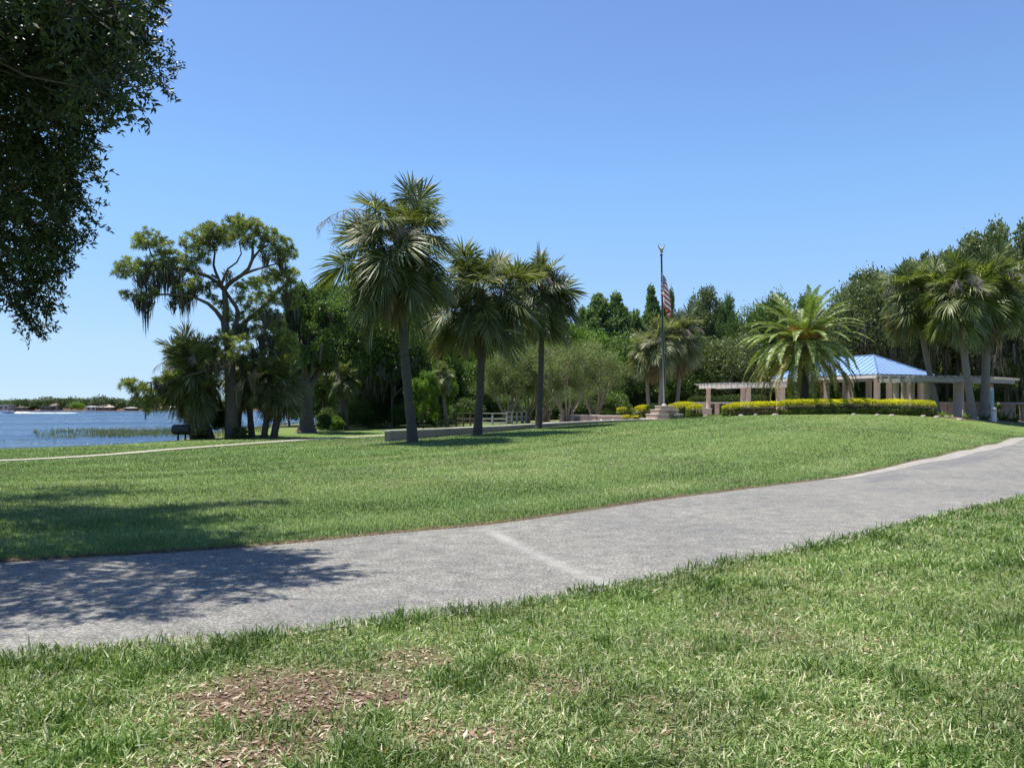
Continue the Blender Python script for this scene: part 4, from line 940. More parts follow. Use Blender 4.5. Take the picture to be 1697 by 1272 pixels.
# understory shrubs
us = [(548,60,672,720,46),(590,66,660,714,60),(632,68,655,712,60),(672,66,662,712,46),(770,74,655,706,60),(735,70,665,712,50),(830,80,650,704,70),(890,82,650,702,70),(950,82,645,702,70),(1010,84,640,700,72),(1070,88,645,698,72),(1130,90,640,698,72),(1190,90,630,694,72),(1250,90,630,690,72),(1310,88,625,690,72),(1370,88,620,690,72),(1430,86,625,690,72),(1500,86,625,690,72),(1560,84,630,690,72),(1610,80,640,692,60),(1660,78,640,694,60),(1710,76,630,696,60),(1770,74,630,700,70),(1640,88,560,690,80),(1690,86,560,690,80)]
for k, (px, Y, tp, bt, wd) in enumerate(us):
    tree('shrub', px, Y, tp, bt+6, wd, 'broad', k % 3, 'leaf' if k % 2 else 'shrubleaf', 'leafy undergrowth shrub at the foot of the wood', 'shrub', 'undergrowth shrubs along the wood', trunk=False)
tree('shrub', 372, 49.5, 672, 726, 46, 'broad', 1, 'shrubleaf', 'dark bush filling the gap between the leftmost palm trunk and the pine trunk', 'shrub', trunk=False)
tree('shrub', 538, 57, 684, 716, 26, 'airy', 1, 'shrubleaf', 'dark low bush right of the shore oak trunk', 'shrub', trunk=False)
tree('shrub', 556, 58, 688, 718, 28, 'airy', 2, 'leafbright', 'light green low bush between the shore oak and the wood', 'shrub', trunk=False)
def palmetto(px, Y, label, s=1.0, n=16, mat='frond'):
    g = G(px, Y); t = thing('palmetto', g, label, 'shrub'); rr = np.random.default_rng(int(px))
    for k in range(n):
        th = rr.uniform(.1, 1.3); ki = int(np.argmin(np.abs(THS-th))); o = link('frond', fan_mesh(ki, k % 2, .6, .8), t, (0, 0, .05)); o.rotation_euler = (0, 0, k*2.4); o.scale = (s*rr.uniform(.8, 1.1),)*3
palmetto(333, 46.3, 'palmetto bush between the barbecue and the leftmost palm trunk', .55)
palmetto(400, 46.2, 'palmetto bush against the right side of the pine trunk', .8)
palmetto(1043, 52.5, 'small palm-like plant at the corner of the pink planter wall', .75, 22)

# bare twigs on top of the tall tree right of the flag
# crape myrtles
def myrtle(px, Y, top, bottom, width, seed, label):
    rr = np.random.default_rng(seed); g = G(px, Y); t = thing('crape_myrtle', g, label, 'tree', 'crape myrtles behind the low wall')
    zt = CZ-(top-HY)/F*Y-g[2]; zb = CZ-(bottom-HY)/F*Y-g[2]; w = width/F*Y/2
    mb = MB(); tips = []
    for k in range(9):
        a = k*2.4+rr.random(); b = np.array([math.cos(a)*.22, math.sin(a)*.22, -.1]); m_ = np.array([math.cos(a)*w*.3, math.sin(a)*w*.3, zb+.2]); e = np.array([math.cos(a)*w*.75*rr.uniform(.4, 1), math.sin(a)*w*.75*rr.uniform(.4, 1), zt*rr.uniform(.7, .95)])
        P = dens([b, m_*[.5, .5, .5], m_, (m_+e)/2+rr.normal(size=3)*.15, e], .3); mb.tube(P, np.linspace(.065, .018, len(P)), 6)
        for q in range(7):
            s0 = P[int(len(P)*rr.uniform(.45, .95))]; d = unit(np.array([rr.normal(), rr.normal(), .9])); tip = s0+d*rr.uniform(.5, 1.3); mb.tube([s0, (s0+tip)/2+rr.normal(size=3)*.06, tip], [.022, .014, .006], 4, caps=False); tips.append(tip)
    mb.build('trunk', M['myrtlebark'], t)
    C = np.array(tips); ex = np.c_[rr.normal(size=60)*w*.45, rr.normal(size=60)*w*.45, rr.uniform(zb+.5, zt, 60)]
    C = np.vstack([C, ex]); k = (np.hypot(C[:, 0], C[:, 1]) < w) ; C = C[k]; C[:, 2] = np.minimum(C[:, 2], zt-.25)
    mb = MB(); blobs_to_leaves(mb, C, .35+.3*R.random(len(C)), 160, .11, .05, shellmin=.1, out=.4); mb.build('crown', M['myrtleleaf'], t)
    return t
myrtle(842, 57, 582, 672, 115, 1, 'crape myrtle between the middle and right-hand lawn palms')
myrtle(872, 58.5, 575, 672, 110, 2, 'crape myrtle directly behind the right-hand lawn palm trunk')
myrtle(940, 55, 568, 668, 140, 3, 'largest crape myrtle, many pale stems behind the pink wall with the grille')
myrtle(985, 60, 580, 668, 110, 4, 'crape myrtle at the right end of its row, left of the flagpole')
myrtle(905, 62, 572, 668, 110, 5, 'crape myrtle in the middle of its row')

# ------------------------------------------------------------------ far shore
rr = np.random.default_rng(21)
FS = 'trees along the far shore'
x = -60
while x < 800:
    Y = 492+rr.uniform(0, 10); w = rr.uniform(22, 44); tp = rr.uniform(657, 664) if rr.random() > .14 else rr.uniform(652, 657)
    tree('far_tree', x, Y, tp, 682, w, 'far', int(rr.integers(0, 3)), 'farleaf', 'round dark tree on the far side of the lake', 'tree', FS, trunk=False, base=np.array([tX(x, Y), Y, -.6]))
    x += w*.42
x = -60
while x < 800:
    Y = 530+rr.uniform(0, 20); w = rr.uniform(30, 50)
    tree('far_tree', x, Y, rr.uniform(655, 663), 681, w, 'far', int(rr.integers(0, 3)), 'farleaf', 'dark tree of the second row beyond the lake', 'tree', 'second row of trees beyond the lake', trunk=False, base=np.array([tX(x, Y), Y, -.6]))
    x += w*.55
tree('far_tree', 128, 488, 664, 682, 26, 'far', 1, 'leafbright', 'light green round tree at the far shore left of the tan-roofed house', 'tree', trunk=False, base=np.array([tX(128, 488), 488, -.6]))
# ------------------------------------------------------------------ built things
M['wallgrey'] = solid('wall_stucco', (.235,.19,.17), (.19,.155,.14), 2.5, .9, .25)
M['cap'] = solid('wall_cap', (.44,.40,.36), (.36,.33,.295), 3, .85, .2)
M['pink'] = solid('pink_masonry', (.40,.29,.235), (.32,.23,.19), 5, .88, .25)
M['pinkcol'] = solid('column_stucco', (.44,.345,.29), (.37,.285,.235), 3, .85, .15)
M['white'] = solid('white_paint', (.70,.70,.68), (.60,.60,.58), 3, .5)
M['whitewood'] = solid('weathered_white_wood', (.55,.52,.48), (.38,.355,.32), 4, .8, .2)
M['yellowkerb'] = solid('yellow_kerb_paint', (.62,.43,.10), (.50,.36,.12), 4, .8)
M['black'] = solid('black_steel', (.012,.012,.013), (.022,.020,.019), 6, .6, .1)
M['pole'] = solid('dark_pole', (.018,.028,.028), (.028,.040,.038), 4, .6, spec=.3)
M['bronze'] = solid('bronze', (.22,.17,.12), (.15,.12,.09), 6, .4, metal=.7)
M['gold'] = solid('dull_gold', (.45,.38,.26), (.35,.3,.2), 6, .4, metal=.6)
M['roof'] = solid('blue_metal_roof', (.22,.35,.60), (.17,.29,.54), .8, .42, metal=.1)
M['seam'] = solid('roof_seam', (.10,.17,.30), (.08,.14,.26), 2, .5)
M['darkwood'] = solid('dark_timber', (.05,.04,.03), (.09,.07,.05), 4, .8)
M['grille'] = solid('metal_grille', (.10,.09,.085), (.15,.14,.13), 20, .5)
M['bluepost'] = solid('pale_blue_post', (.30,.38,.43), (.25,.33,.38), 3, .6)
M['bollard'] = solid('bollard_concrete', (.62,.58,.54), (.52,.48,.44), 4, .8, .1)
M['glass'] = solid('lamp_glass', (.75,.75,.72), (.7,.7,.68), 3, .3)
M['bed'] = solid('mulch_bed', (.10,.065,.045), (.17,.12,.085), 9, .95, .5)
M['shadewood'] = solid('shaded_white_wood', (.40,.365,.33), (.25,.23,.205), 4, .85, .2)  # white wood darkened in colour for shade on right pergola and railing
M['pinkdark'] = solid('shaded_pink_masonry', (.20,.15,.13), (.15,.115,.10), 3, .9, .2)  # pink masonry with the tree canopy's shade painted into its colour
M['capdark'] = solid('shaded_cap', (.24,.21,.19), (.18,.16,.145), 3, .9, .2)  # cap colour darkened to stand in for shade under the trees
M['stone'] = solid('pale_stone', (.34,.30,.26), (.22,.195,.17), 3, .9, .4)

# low retaining wall that ends left of the tallest palm
wl = [(tX(642,36.2),36.2),(tX(720,38.9),38.9),(tX(791,42.0),42.0),(tX(880,45.2),45.2),(tX(940,46.9),46.9),(tX(1000,48.3),48.3),(tX(1050,49.5),49.5),(tX(1096,50.2),50.2)]
def wall_run(mb, pts, zb, zt, th, mat=0, zfun=None):
    P = dens(np.array(pts), .6); T = np.gradient(P, axis=0); T /= np.linalg.norm(T, axis=1)[:, None]; N_ = np.c_[-T[:, 1], T[:, 0]]*th/2
    n = len(P); zt_ = np.full(n, zt) if np.isscalar(zt) else np.interp(np.linspace(0, 1, n), np.linspace(0, 1, len(zt)), zt); zb_ = np.full(n, zb) if np.isscalar(zb) else np.interp(np.linspace(0, 1, n), np.linspace(0, 1, len(zb)), zb)
    V = np.stack([np.c_[P-N_, zb_], np.c_[P+N_, zb_], np.c_[P+N_, zt_], np.c_[P-N_, zt_]], 1).reshape(-1, 3); Fq = []
    for i in range(n-1):
        for j in range(4): k = (j+1) % 4; Fq.append((4*i+j, 4*i+4+j, 4*i+4+k, 4*i+k))
    Fq.append((0, 1, 2, 3)); Fq.append((4*n-1, 4*n-2, 4*n-3, 4*n-4)); mb.add(V, Fq, mat, .5)
t = thing('retaining_wall', (wl[0][0], wl[0][1], 0), 'long low grey-pink wall with a pale cap, behind the three lawn palms', 'wall')
off = (-wl[0][0], -wl[0][1], 0)
mb = MB(); wall_run(mb, wl, [-.4,-.3,-.1,.1,.2,.3,.4,.4], [.50,.50,.51,.54,.60,.68,.76,.82], .34); mb.build('wall', M['wallgrey'], t).location = off
mb = MB(); wall_run(mb, [(wl[0][0]-.06, wl[0][1]-.05)]+wl[1:], [.502,.502,.512,.542,.602,.682,.762,.822], [.57,.57,.58,.61,.67,.75,.83,.875], .44); mb.build('cap', M['cap'], t).location = off
# planter walls behind: left shaded run with grille, right lit run with two round lights
def wall_seg(name, a, b, zt, label, cat='wall', mat='pink', th=.3, capm='cap', capth=.40, group=None, zb=0):
    a = np.array(a); b = np.array(b); t = thing(name, (a[0], a[1], 0), label, cat, group); mb = MB(); L = np.linalg.norm(b-a); rz = math.atan2(b[1]-a[1], b[0]-a[0]); c = (b-a)/2
    mb.box((c[0], c[1], (zt+zb)/2), (L, th, zt-zb), rz); mb.build('wall', M[mat], t)
    mb = MB(); mb.box((c[0], c[1], zt+.035), (L+.06, capth, .07), rz, bev=.008); mb.build('cap', M[capm], t); return t, rz
t, rz = wall_seg('planter_wall', (tX(930,56),56), (tX(990.5,52.5),52.5), 1.02, 'shaded pink wall with a dark grille, under the largest crape myrtle')
mb = MB(); a = np.array([tX(930,56),56.]); b = np.array([tX(990.5,52.5),52.5]); u = (b-a)/np.linalg.norm(b-a); nrm = np.array([u[1], -u[0]]); p = (b-a)*.50+nrm*.165
mb.box((p[0], p[1], .78), (.62, .04, .36), rz)
for k in range(7): q = p+u*(k-3)*.085+nrm*.03; mb.box((q[0], q[1], .78), (.03, .03, .34), rz)
mb.build('grille', M['grille'], t)
t, rz = wall_seg('planter_wall', (tX(992,52.4),52.4), (tX(1034,51.3),51.3), 1.0, 'sunlit pink wall with two round white lights, left of the flagpole')
a = np.array([tX(992,52.4),52.4]); b = np.array([tX(1034,51.3),51.3]); u = (b-a)/np.linalg.norm(b-a); nrm = np.array([u[1], -u[0]])
for f in (.10, .56):
    p = (b-a)*f+u*.1+nrm*.16; mb = MB(); mb.tube([(p[0], p[1], .74), (p[0]+nrm[0]*.06, p[1]+nrm[1]*.06, .74)], [.085, .06], 12); mb.build('round_light', M['glass'], t)
t, _ = wall_seg('low_kerb_wall', (tX(1036,51.2),51.2), (tX(1070,51.6),51.6), .82, 'very low pale wall between the planter and the flagpole steps', mat='pinkcol')
# railings
def railing(pts, h, label, mat, nr=3, pw=.10, step=1.0, zb=None, name='railing'):
    a = np.array(pts[0]); t = thing(name, (a[0], a[1], 0), label, 'railing')
    for s0, s1 in zip(pts[:-1], pts[1:]):
        s0 = np.array(s0, float); s1 = np.array(s1, float); L = np.linalg.norm(s1-s0); n = max(1, round(L/step)); rz = math.atan2(*(s1-s0)[::-1]); c = (s0+s1)/2-a
        z0 = (tz(*s0)+tz(*s1))/2 if zb is None else zb
        for k in range(n+1):
            q = s0+(s1-s0)*k/n-a; mb = MB(); mb.box((q[0], q[1], z0+h/2), (pw, pw, h), rz, bev=.01); mb.build('post', M[mat], t)
        for k in range(nr): mb = MB(); zz = z0+h*(k+.9)/nr-.02; mb.box((c[0], c[1], zz if k < nr-1 else z0+h+.025), (L+.1, .05 if k < nr-1 else .14, .11 if k < nr-1 else .05), rz); mb.build('rail', M[mat], t)
railing([(tX(793,55),55),(tX(840,53.5),53.5),(tX(872,57),57)], .82, 'white timber railing seen between the lawn palms', 'shadewood')
railing([(tX(722,60),60),(tX(756,60),60),(tX(792,58),58)], .95, 'dark timber railing left of the middle lawn palm', 'darkwood', name='boardwalk_railing')

# ------------------------------------------------------------------ flagpole monument
g = G(1101, 50.4); gz = g[2]
t = thing('stepped_pedestal', g, 'pink stepped masonry pedestal under the flagpole', 'pedestal')
rz0 = math.radians(14)
for k, (w, z0, z1) in enumerate(((2.15, -.15, .07), (1.70, .072, .36), (1.28, .362, .64), (.86, .642, .86))):
    mb = MB(); mb.box((0, 0, (z0+z1-.05)/2), (w, w, z1-.05-z0), rz0); mb.box((0, 0, z1-.024), (w+.06, w+.06, .05), rz0, mat=1, bev=.008); mb.build('step', [M['pink'], M['cap']], t)
mb = MB(); c = np.array([math.sin(rz0), -math.cos(rz0)])*.83; mb.box((c[0]+.12, c[1]+.02, .36), (.42, .14, .44), rz0, bev=.01); mb.build('plaque', M['bronze'], t)
pb = g+np.array([0, 0, .862])
t = thing('flagpole', pb, 'tall dark tapered flagpole with an eagle on top', 'flagpole')
H = CZ-(424-HY)/F*50.4 - pb[2]; lx = (1096-1101)/F*50.4
mb = MB(); mb.tube([(0,0,0),(0,0,.05),(0,0,.06),(lx*.5,0,H*.5),(lx,0,H)], [.13,.13,.085,.07,.045], 12); mb.build('pole', M['pole'], t)
mb = MB(); mb.tube([(0,0,.0),(0,0,.07),(0,0,.12)], [.17,.16,.09], 14); mb.build('collar', M['cap'], t)
mb = MB(); mb.tube([(lx,0,H),(lx,0,H+.03),(lx,0,H+.07),(lx,0,H+.1)], [.06,.1,.1,.05], 12)
mb.build('truck', M['pole'], t)
# eagle finial: body, tail, head and raised wings
mb = MB(); z0 = H+.1; mb.tube([(lx,0,z0),(lx,0,z0+.1)], [.03,.02], 8)
mb.tube([(lx+.06,0,z0+.06),(lx+.03,0,z0+.14),(lx,0,z0+.24),(lx-.02,0,z0+.34),(lx-.05,0,z0+.38),(lx-.10,0,z0+.37)], [.03,.08,.11,.07,.055,.015], 8)
for s in (-1, 1):
    for f in range(5):
        mb.tube([(lx, s*.03, z0+.25+.02*f), (lx+s*(.10+.03*f), s*.05, z0+.30+.045*f), (lx+s*(.22-.02*f), s*.06, z0+.30+.10*f)], [.02,.016,.005], 5)
mb.build('eagle_finial', M['gold'], t)
mb = MB(); mb.tube([(.075,-.08,.9),(.04+lx*.5,-.08,H*.5),(lx+.05,-.05,H-.02)], .008, 5); mb.build('halyard', M['cap'], t)
# limp flag, hoist along the pole, fly end hanging down
M['fred'] = solid('flag_red', (.62,.05,.05), (.55,.045,.045), 4, .75); M['fwhite'] = solid('flag_white', (.88,.85,.82), (.82,.79,.76), 4, .75); M['fblue'] = solid('flag_blue', (.035,.06,.19), (.03,.05,.16), 4, .75)
zt = CZ-(445-HY)/F*50.4; zb_ = CZ-(527-HY)/F*50.4; hoist = 1.5; fly = 2.3; nu, nv = 76, 52
V = np.zeros((nu+1, nv+1, 3))
for i in range(nu+1):
    for j in range(nv+1):
        u = i/nu; v = j/nv; hz = (1-v)*hoist
        drop = fly*(1-(1-u)**1.0)*.70*(.55+.45*(1-v*.35))
        wdt = 1.05*math.sin(min(1, u*1.25)*PI*.62)**.8*(.55+.45*(1-v)) if u > 0 else 0
        ph = u*9+v*3.4
        xx = .04 + wdt*(.55+.30*math.sin(ph)) - .08*u*v*math.sin(5*u); yy = -.05 - .13*math.cos(ph*1.1)*min(1, u*4) - .05*math.sin(v*7+u*4)*u
        V[i, j] = (xx*.82, yy, zt-hz*(1-.25*u)-drop)
zmin = V[:, :, 2].min(); V[:, :, 2] = zt-(zt-V[:, :, 2])*(zt-zb_)/(zt-zmin)
Fq = []; mm = []
for i in range(nu):
    for j in range(nv):
        a = i*(nv+1)+j; Fq.append((a, a+nv+1, a+nv+2, a+1)); u = (i+.5)/nu; v = (j+.5)/nv
        if u < .4 and v > 6/13:
            uu = u/.4*11; vv = (v-6/13)/(7/13)*9
            star = (int(uu)+int(vv)) % 2 == 0 and abs(uu % 1-.5) < .33 and abs(vv % 1-.5) < .33; mm.append(1 if star else 2)
        else: mm.append(int(v*13) % 2 and 1 or 0)
xp = g[0]+lx*((zt-pb[2])/H)
o = MB().add(V.reshape(-1, 3)-np.array([0, 0, zt]), np.array(Fq), np.array(mm), .5, True).build('flag', [M['fred'], M['fwhite'], M['fblue']])
o.location = (xp-.10, g[1]-.05, zt); settags(o, 'limp red, white and blue stars and stripes flag on the flagpole', 'flag')
# floodlights on the lawn at its foot
for k, (px, lb) in enumerate(((1120, 'left grey floodlight in the grass at the foot of the flagpole steps'), (1128.5, 'right grey floodlight in the grass at the foot of the flagpole steps'))):
    g2 = G(px, 49.4); t = thing('floodlight', g2, lb, 'floodlight', 'floodlights at the flagpole'); mb = MB(); mb.tube([(0,0,-.05),(0,0,.12)], .03, 8); mb.build('stand', M['grille'], t)
    mb = MB(); mb.box((0,0,.20), (.26,.16,.17), .3*k-.2, bev=.02); mb.build('housing', M['grille'], t); mb = MB(); mb.box((0,.0,.29), (.22,.14,.012), .3*k-.2); mb.build('lens', M['glass'], t)

# ------------------------------------------------------------------ hedges
M['hyellow'] = leafmat('hedge_new_growth', [(0, (.24,.29,.015)), (.4, (.56,.53,.018)), (1, (.90,.78,.05))], .35, .5)
M['hgreen'] = leafmat('hedge_green', [(0, (.06,.095,.018)), (.5, (.12,.17,.03)), (.8, (.24,.28,.045)), (1, (.48,.46,.06))], .3, .5)
M['hbrown'] = leafmat('hedge_bare', [(0, (.12,.085,.055)), (.5, (.17,.14,.07)), (1, (.26,.25,.08))], .2, .6)
M['hdark'] = leafmat('hedge_dark', [(0, (.03,.06,.012)), (.6, (.06,.11,.022)), (1, (.12,.19,.04))], .25, .5)
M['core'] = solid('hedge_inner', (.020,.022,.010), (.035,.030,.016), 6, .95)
def hedge(pts, Hh, Th, label, top='hyellow', side='hgreen', group=None, dens_=900, ytop=.34, name='hedge', leaf=.06, lump=.22):
    stp = .12 if len(pts) == 3 else .25; P = dens(np.array(pts, float), stp); T = np.gradient(P, axis=0); T /= np.linalg.norm(T, axis=1)[:, None]; N_ = np.c_[-T[:, 1], T[:, 0]]
    g = np.array([P[0, 0], P[0, 1], tz(*P[0])]); t = thing(name, g, label, 'hedge', group)
    L = np.sum(np.linalg.norm(np.diff(P, axis=0), axis=1)); n = int(dens_*(L+Th*.5)*(Hh*2+Th)*1.25)
    s = R.random(n)*(len(P)-1); i = s.astype(int); f = (s-i)[:, None]; c = P[i]*(1-f)+P[np.minimum(i+1, len(P)-1)]*f; nn = N_[i]
    a = R.random(n)*2*PI; ca = np.sign(np.cos(a))*np.abs(np.cos(a))**.5; sa = np.sign(np.sin(a))*np.abs(np.sin(a))**.5
    lm = 1+lump*(fbm(s*.25+sa, ca*.6+sa, .8, 6)-.5)*2.0; e = np.minimum(1, np.minimum(s, len(P)-1-s)*stp/(Th*.5)+.001)**.45
    q = .90+.12*R.random(n)
    off = ca*Th/2*q*lm*e; z = Hh/2+sa*Hh/2*q*lm*(.75+.25*e)
    base = terrain(c[:, 0], c[:, 1]); p = np.c_[c+nn*off[:, None], base+np.maximum(z, .02)]-g
    d = unit(np.c_[nn*ca[:, None]*.5, sa*.6]+rdir(n)); hh = z/Hh + R.normal(size=n)*.07
    up = hh > 1-ytop
    mb = MB(); leafquads(mb, p[up], d[up], leaf*(.7+.6*R.random(up.sum())), leaf*.55); mb.build('top_growth', M[top], t)
    mb = MB(); pu = p[~up]; tn = vnoise(pu[:, 0]*1.0+pu[:, 1], pu[:, 2]*1.3, .16, 9); leafquads(mb, pu, d[~up], leaf*1.35*(.7+.6*R.random((~up).sum())), leaf*.75, rnd=np.clip(tn*.7+.3*R.random(len(pu)), 0, 1)); mb.build('foliage', M[side], t)
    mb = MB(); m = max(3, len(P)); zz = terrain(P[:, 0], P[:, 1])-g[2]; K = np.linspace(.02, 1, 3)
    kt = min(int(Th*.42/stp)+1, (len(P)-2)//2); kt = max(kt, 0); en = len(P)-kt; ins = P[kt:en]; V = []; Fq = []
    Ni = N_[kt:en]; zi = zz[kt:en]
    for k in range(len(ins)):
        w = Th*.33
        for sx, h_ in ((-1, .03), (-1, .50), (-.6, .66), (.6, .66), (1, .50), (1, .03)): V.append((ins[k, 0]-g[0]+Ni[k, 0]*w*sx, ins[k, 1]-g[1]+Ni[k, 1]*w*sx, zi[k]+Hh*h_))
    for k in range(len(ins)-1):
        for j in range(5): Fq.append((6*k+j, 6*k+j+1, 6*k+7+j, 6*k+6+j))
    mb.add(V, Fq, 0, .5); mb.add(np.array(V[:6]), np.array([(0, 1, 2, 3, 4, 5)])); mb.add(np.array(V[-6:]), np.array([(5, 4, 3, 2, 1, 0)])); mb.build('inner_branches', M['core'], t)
    return t
def hp(*a): return [(tX(px, Y), Y) for px, Y in a]
hedge(hp((1288,47.5),(1350,47.4),(1420,47.3),(1490,47.3),(1549,47.8)), .86, 1.1, 'long clipped hedge with bright yellow top in front of the pavilion', ytop=.36)
hedge(hp((1203,48.4),(1225,48.2),(1250,48),(1275,47.7),(1299,47.5)), .78, 1.0, 'duller yellow hedge run with bare brown patches under the date palm', side='hbrown', ytop=.38, lump=.2)
hedge(hp((1199,48.7),(1212,48.2),(1226,48.1)), .66, .95, 'low rounded hedge clump right of the yellow step', ytop=.35)
hedge(hp((1108,52.3),(1120,52.2),(1140,51.7),(1150,51.5)), 1.02, 1.1, 'yellow-topped hedge right behind the flagpole pedestal', ytop=.42)
hedge(hp((1138,51.1),(1150,50.8),(1164,50.7)), .82, 1.0, 'lower end of the yellow hedge between pedestal and pergola', ytop=.4)
hedge(hp((1052,54),(1066,54),(1078,54)), .98, .9, 'small yellow hedge block left of the flagpole pedestal', ytop=.42)
hedge(hp((1072,53.2),(1083,53.2),(1094,53.2)), 1.0, .9, 'dark green hedge block left of the flagpole pedestal', top='hdark', side='hdark')
hedge(hp((1022,51.9),(1030,51.9),(1036,52)), .35, .5, 'tiny yellow shrub row on top of the lit planter wall', ytop=.7).location[2] += .55
hedge(hp((1030,50.9),(1036,50.9),(1043,50.9)), .42, .5, 'small yellow-green shrub at the right end of the pink planter wall', ytop=.6)
hedge(hp((1046,51.3),(1052,51.3),(1058,51.3)), .36, .5, 'small yellow-green shrub in front of the palm-like plant', ytop=.6)
hedge(hp((1140,79),(1200,79),(1270,79)), 2.0, 1.4, 'tall dark green hedge behind the left pergola', top='hdark', side='hdark', dens_=260, leaf=.11)
hedge(hp((1640,60),(1665,59),(1690,59)), 1.1, 1.5, 'dark hedge behind the bollard at the right', top='hdark', side='hdark', dens_=400, leaf=.09)

# planting bed strip and edging stones by the right end of the hedge
def bed(name, pts, dz=.05):
    P = np.array(pts); c = P.mean(0); V = np.c_[np.vstack([P, c]), terrain(np.r_[P[:, 0], c[0]], np.r_[P[:, 1], c[1]])+dz]; n = len(P); Fq = [(i, (i+1) % n, n) for i in range(n)]
    MB().add(V, np.array(Fq), 0, .5).build(name, M['bed'], kind='structure')
bed('mulch_bed', hp((1545,47.6),(1580,48.6),(1620,49.6),(1652,50.4),(1672,51.6),(1690,53),(1700,57),(1600,58),(1560,54),(1530,50)))
rr = np.random.default_rng(77)
for k, (px, Y, w) in enumerate(((1415,46.2,.3),(1454,46.1,.32),(1478,46.1,.4),(1530,46.7,.3),(1552,47.0,.35),(1590,48.3,.4),(1228,46.9,.35),(1252,46.9,.25),(1285,46.8,.4))):
    g2 = G(px, Y); mb = MB(); a = np.arange(9)/9*2*PI
    rings = []
    for zf, rf in ((0, 1), (.5, .95), (.85, .7), (1, .3)): rings.append(np.c_[np.cos(a)*w*.5*rf*(1+.12*rr.normal(size=9)), np.sin(a)*w*.35*rf*(1+.12*rr.normal(size=9)), np.full(9, zf*.16-.03)])
    V = np.vstack(rings); Fq = [(r*9+i, r*9+(i+1) % 9, r*9+9+(i+1) % 9, r*9+9+i) for r in range(3) for i in range(9)]; mb.add(V, np.array(Fq), 0, .5, True); mb.add(V[-9:], np.arange(9)[None])
    o = mb.build('edging_stone', M['stone']); o.location = g2; settags(o, 'pale edging stone half hidden in grass at the foot of the hedge', 'stone', 'edging stones along the yellow hedge')
def plant(px, Y, label, n=24, h=.5, mat='hdark', name='leafy_plant'):
    g2 = G(px, Y); r = np.random.default_rng(int(px*3)); mb = MB(); 
    for k in range(n):
        a = r.random()*2*PI; L_ = h*r.uniform(.6, 1.1); e = r.uniform(.4, 1.2); d = np.array([math.cos(a)*math.cos(e), math.sin(a)*math.cos(e), math.sin(e)]); p = np.zeros(3); s = np.array([-math.sin(a), math.cos(a), 0])*h*.07; V = []
        for q in range(5): V += [p-s*(1-q/4.2), p+s*(1-q/4.2)]; d = unit(d+[0, 0, -.22]); p = p+d*L_/4
        mb.add(np.array(V), np.array([(2*q, 2*q+1, 2*q+3, 2*q+2) for q in range(4)]), 0, r.random())
    o = mb.build(name, M[mat]); o.location = g2; settags(o, label, 'plant')
plant(1562, 48.8, 'light green strappy plant just right of the yellow hedge', 34, .62, 'leafbright')
plant(1574, 49.6, 'strappy plant between the yellow hedge and the round column', 26, .5, 'leafbright')
plant(1601, 50.2, 'dark leafy plant at the foot of the leaning palm trunk', 40, .75, 'hdark')
plant(1632, 52.5, 'dark bushy plant left of the bollard', 46, .9, 'shrubleaf')
plant(1662, 54.5, 'dark bushy plant right of the bollard', 60, 1.25, 'shrubleaf')
plant(1680, 55, 'dark bushy plant at the right end of the mulch bed', 60, 1.1, 'shrubleaf')

# ------------------------------------------------------------------ pergolas
def column(t, x, y, z0, z1, r, mat='pinkcol', sq=False, capital=True, name='column'):
    mb = MB()
    if sq: mb.box((x, y, (z0+z1)/2), (r*2, r*2, z1-z0), .3, bev=.02)
    else: mb.tube([(x,y,z0),(x,y,z0+.12),(x,y,z0+.14),(x,y,z1-.12),(x,y,z1-.10),(x,y,z1)], [r*1.15,r*1.15,r,r*.97,r*1.1,r*1.1], 18)
    mb.build(name, M[mat], t)
def pergola(name, cpts, z_beam, label, colp, wdt=2.2, group=None, raf=.45, beamh=.26, wm='whitewood'):
    P = dens(np.array(cpts, float), .15); T = np.gradient(P, axis=0); T /= np.linalg.norm(T, axis=1)[:, None]; N_ = np.c_[-T[:, 1], T[:, 0]]
    g = np.array([P[0, 0], P[0, 1], 0]); t = thing(name, g, label, 'pergola', group)
    for s in (-1, 1):
        Q = (P+N_*s*wdt*.38)-g[:2]; mb = MB(); wall_run(mb, Q[::4], z_beam, z_beam+beamh, .14); mb.build('beam', M[wm], t)
    n = int(len(P)*.15/raf)
    for k in range(n+1):
        i = min(len(P)-1, int(k*(len(P)-1)/n)); c = P[i]-g[:2]; mb = MB(); mb.box((c[0], c[1], z_beam+beamh+.082), (.07, wdt, .16), math.atan2(T[i, 1], T[i, 0])); mb.build('rafter', M[wm], t)
    for (x, y, r) in colp:
        column(t, x-g[0], y-g[1], tz(x, y)-.1, z_beam, r)
    return t
pergola('pergola', hp((1173,70),(1200,67.8),(1240,66),(1300,64.5)), 3.14, 'left white slatted pergola on pink columns behind the yellow hedge',
        [(tX(1174,69),69,.19),(tX(1231,66.9),66.9,.19),(tX(1240,65.4),65.4,.21),(tX(1290,65.2),65.2,.19),(tX(1297,63.8),63.8,.19)])
pergola('pergola', hp((1462,56.6),(1500,55.6),(1540,55.2),(1590,55.8),(1640,58.5),(1662,60.5)), 3.26, 'right white pergola running from the pavilion behind the palm trunks',
        [(tX(1485,56.2),56.2,.19),(tX(1498,57.8),57.8,.19),(tX(1536,56),56,.22),(tX(1587,55.4),55.4,.27),(tX(1592,57.6),57.6,.22),(tX(1640,60),60,.22),(tX(1511,57.4),57.4,.19)], wm='shadewood')
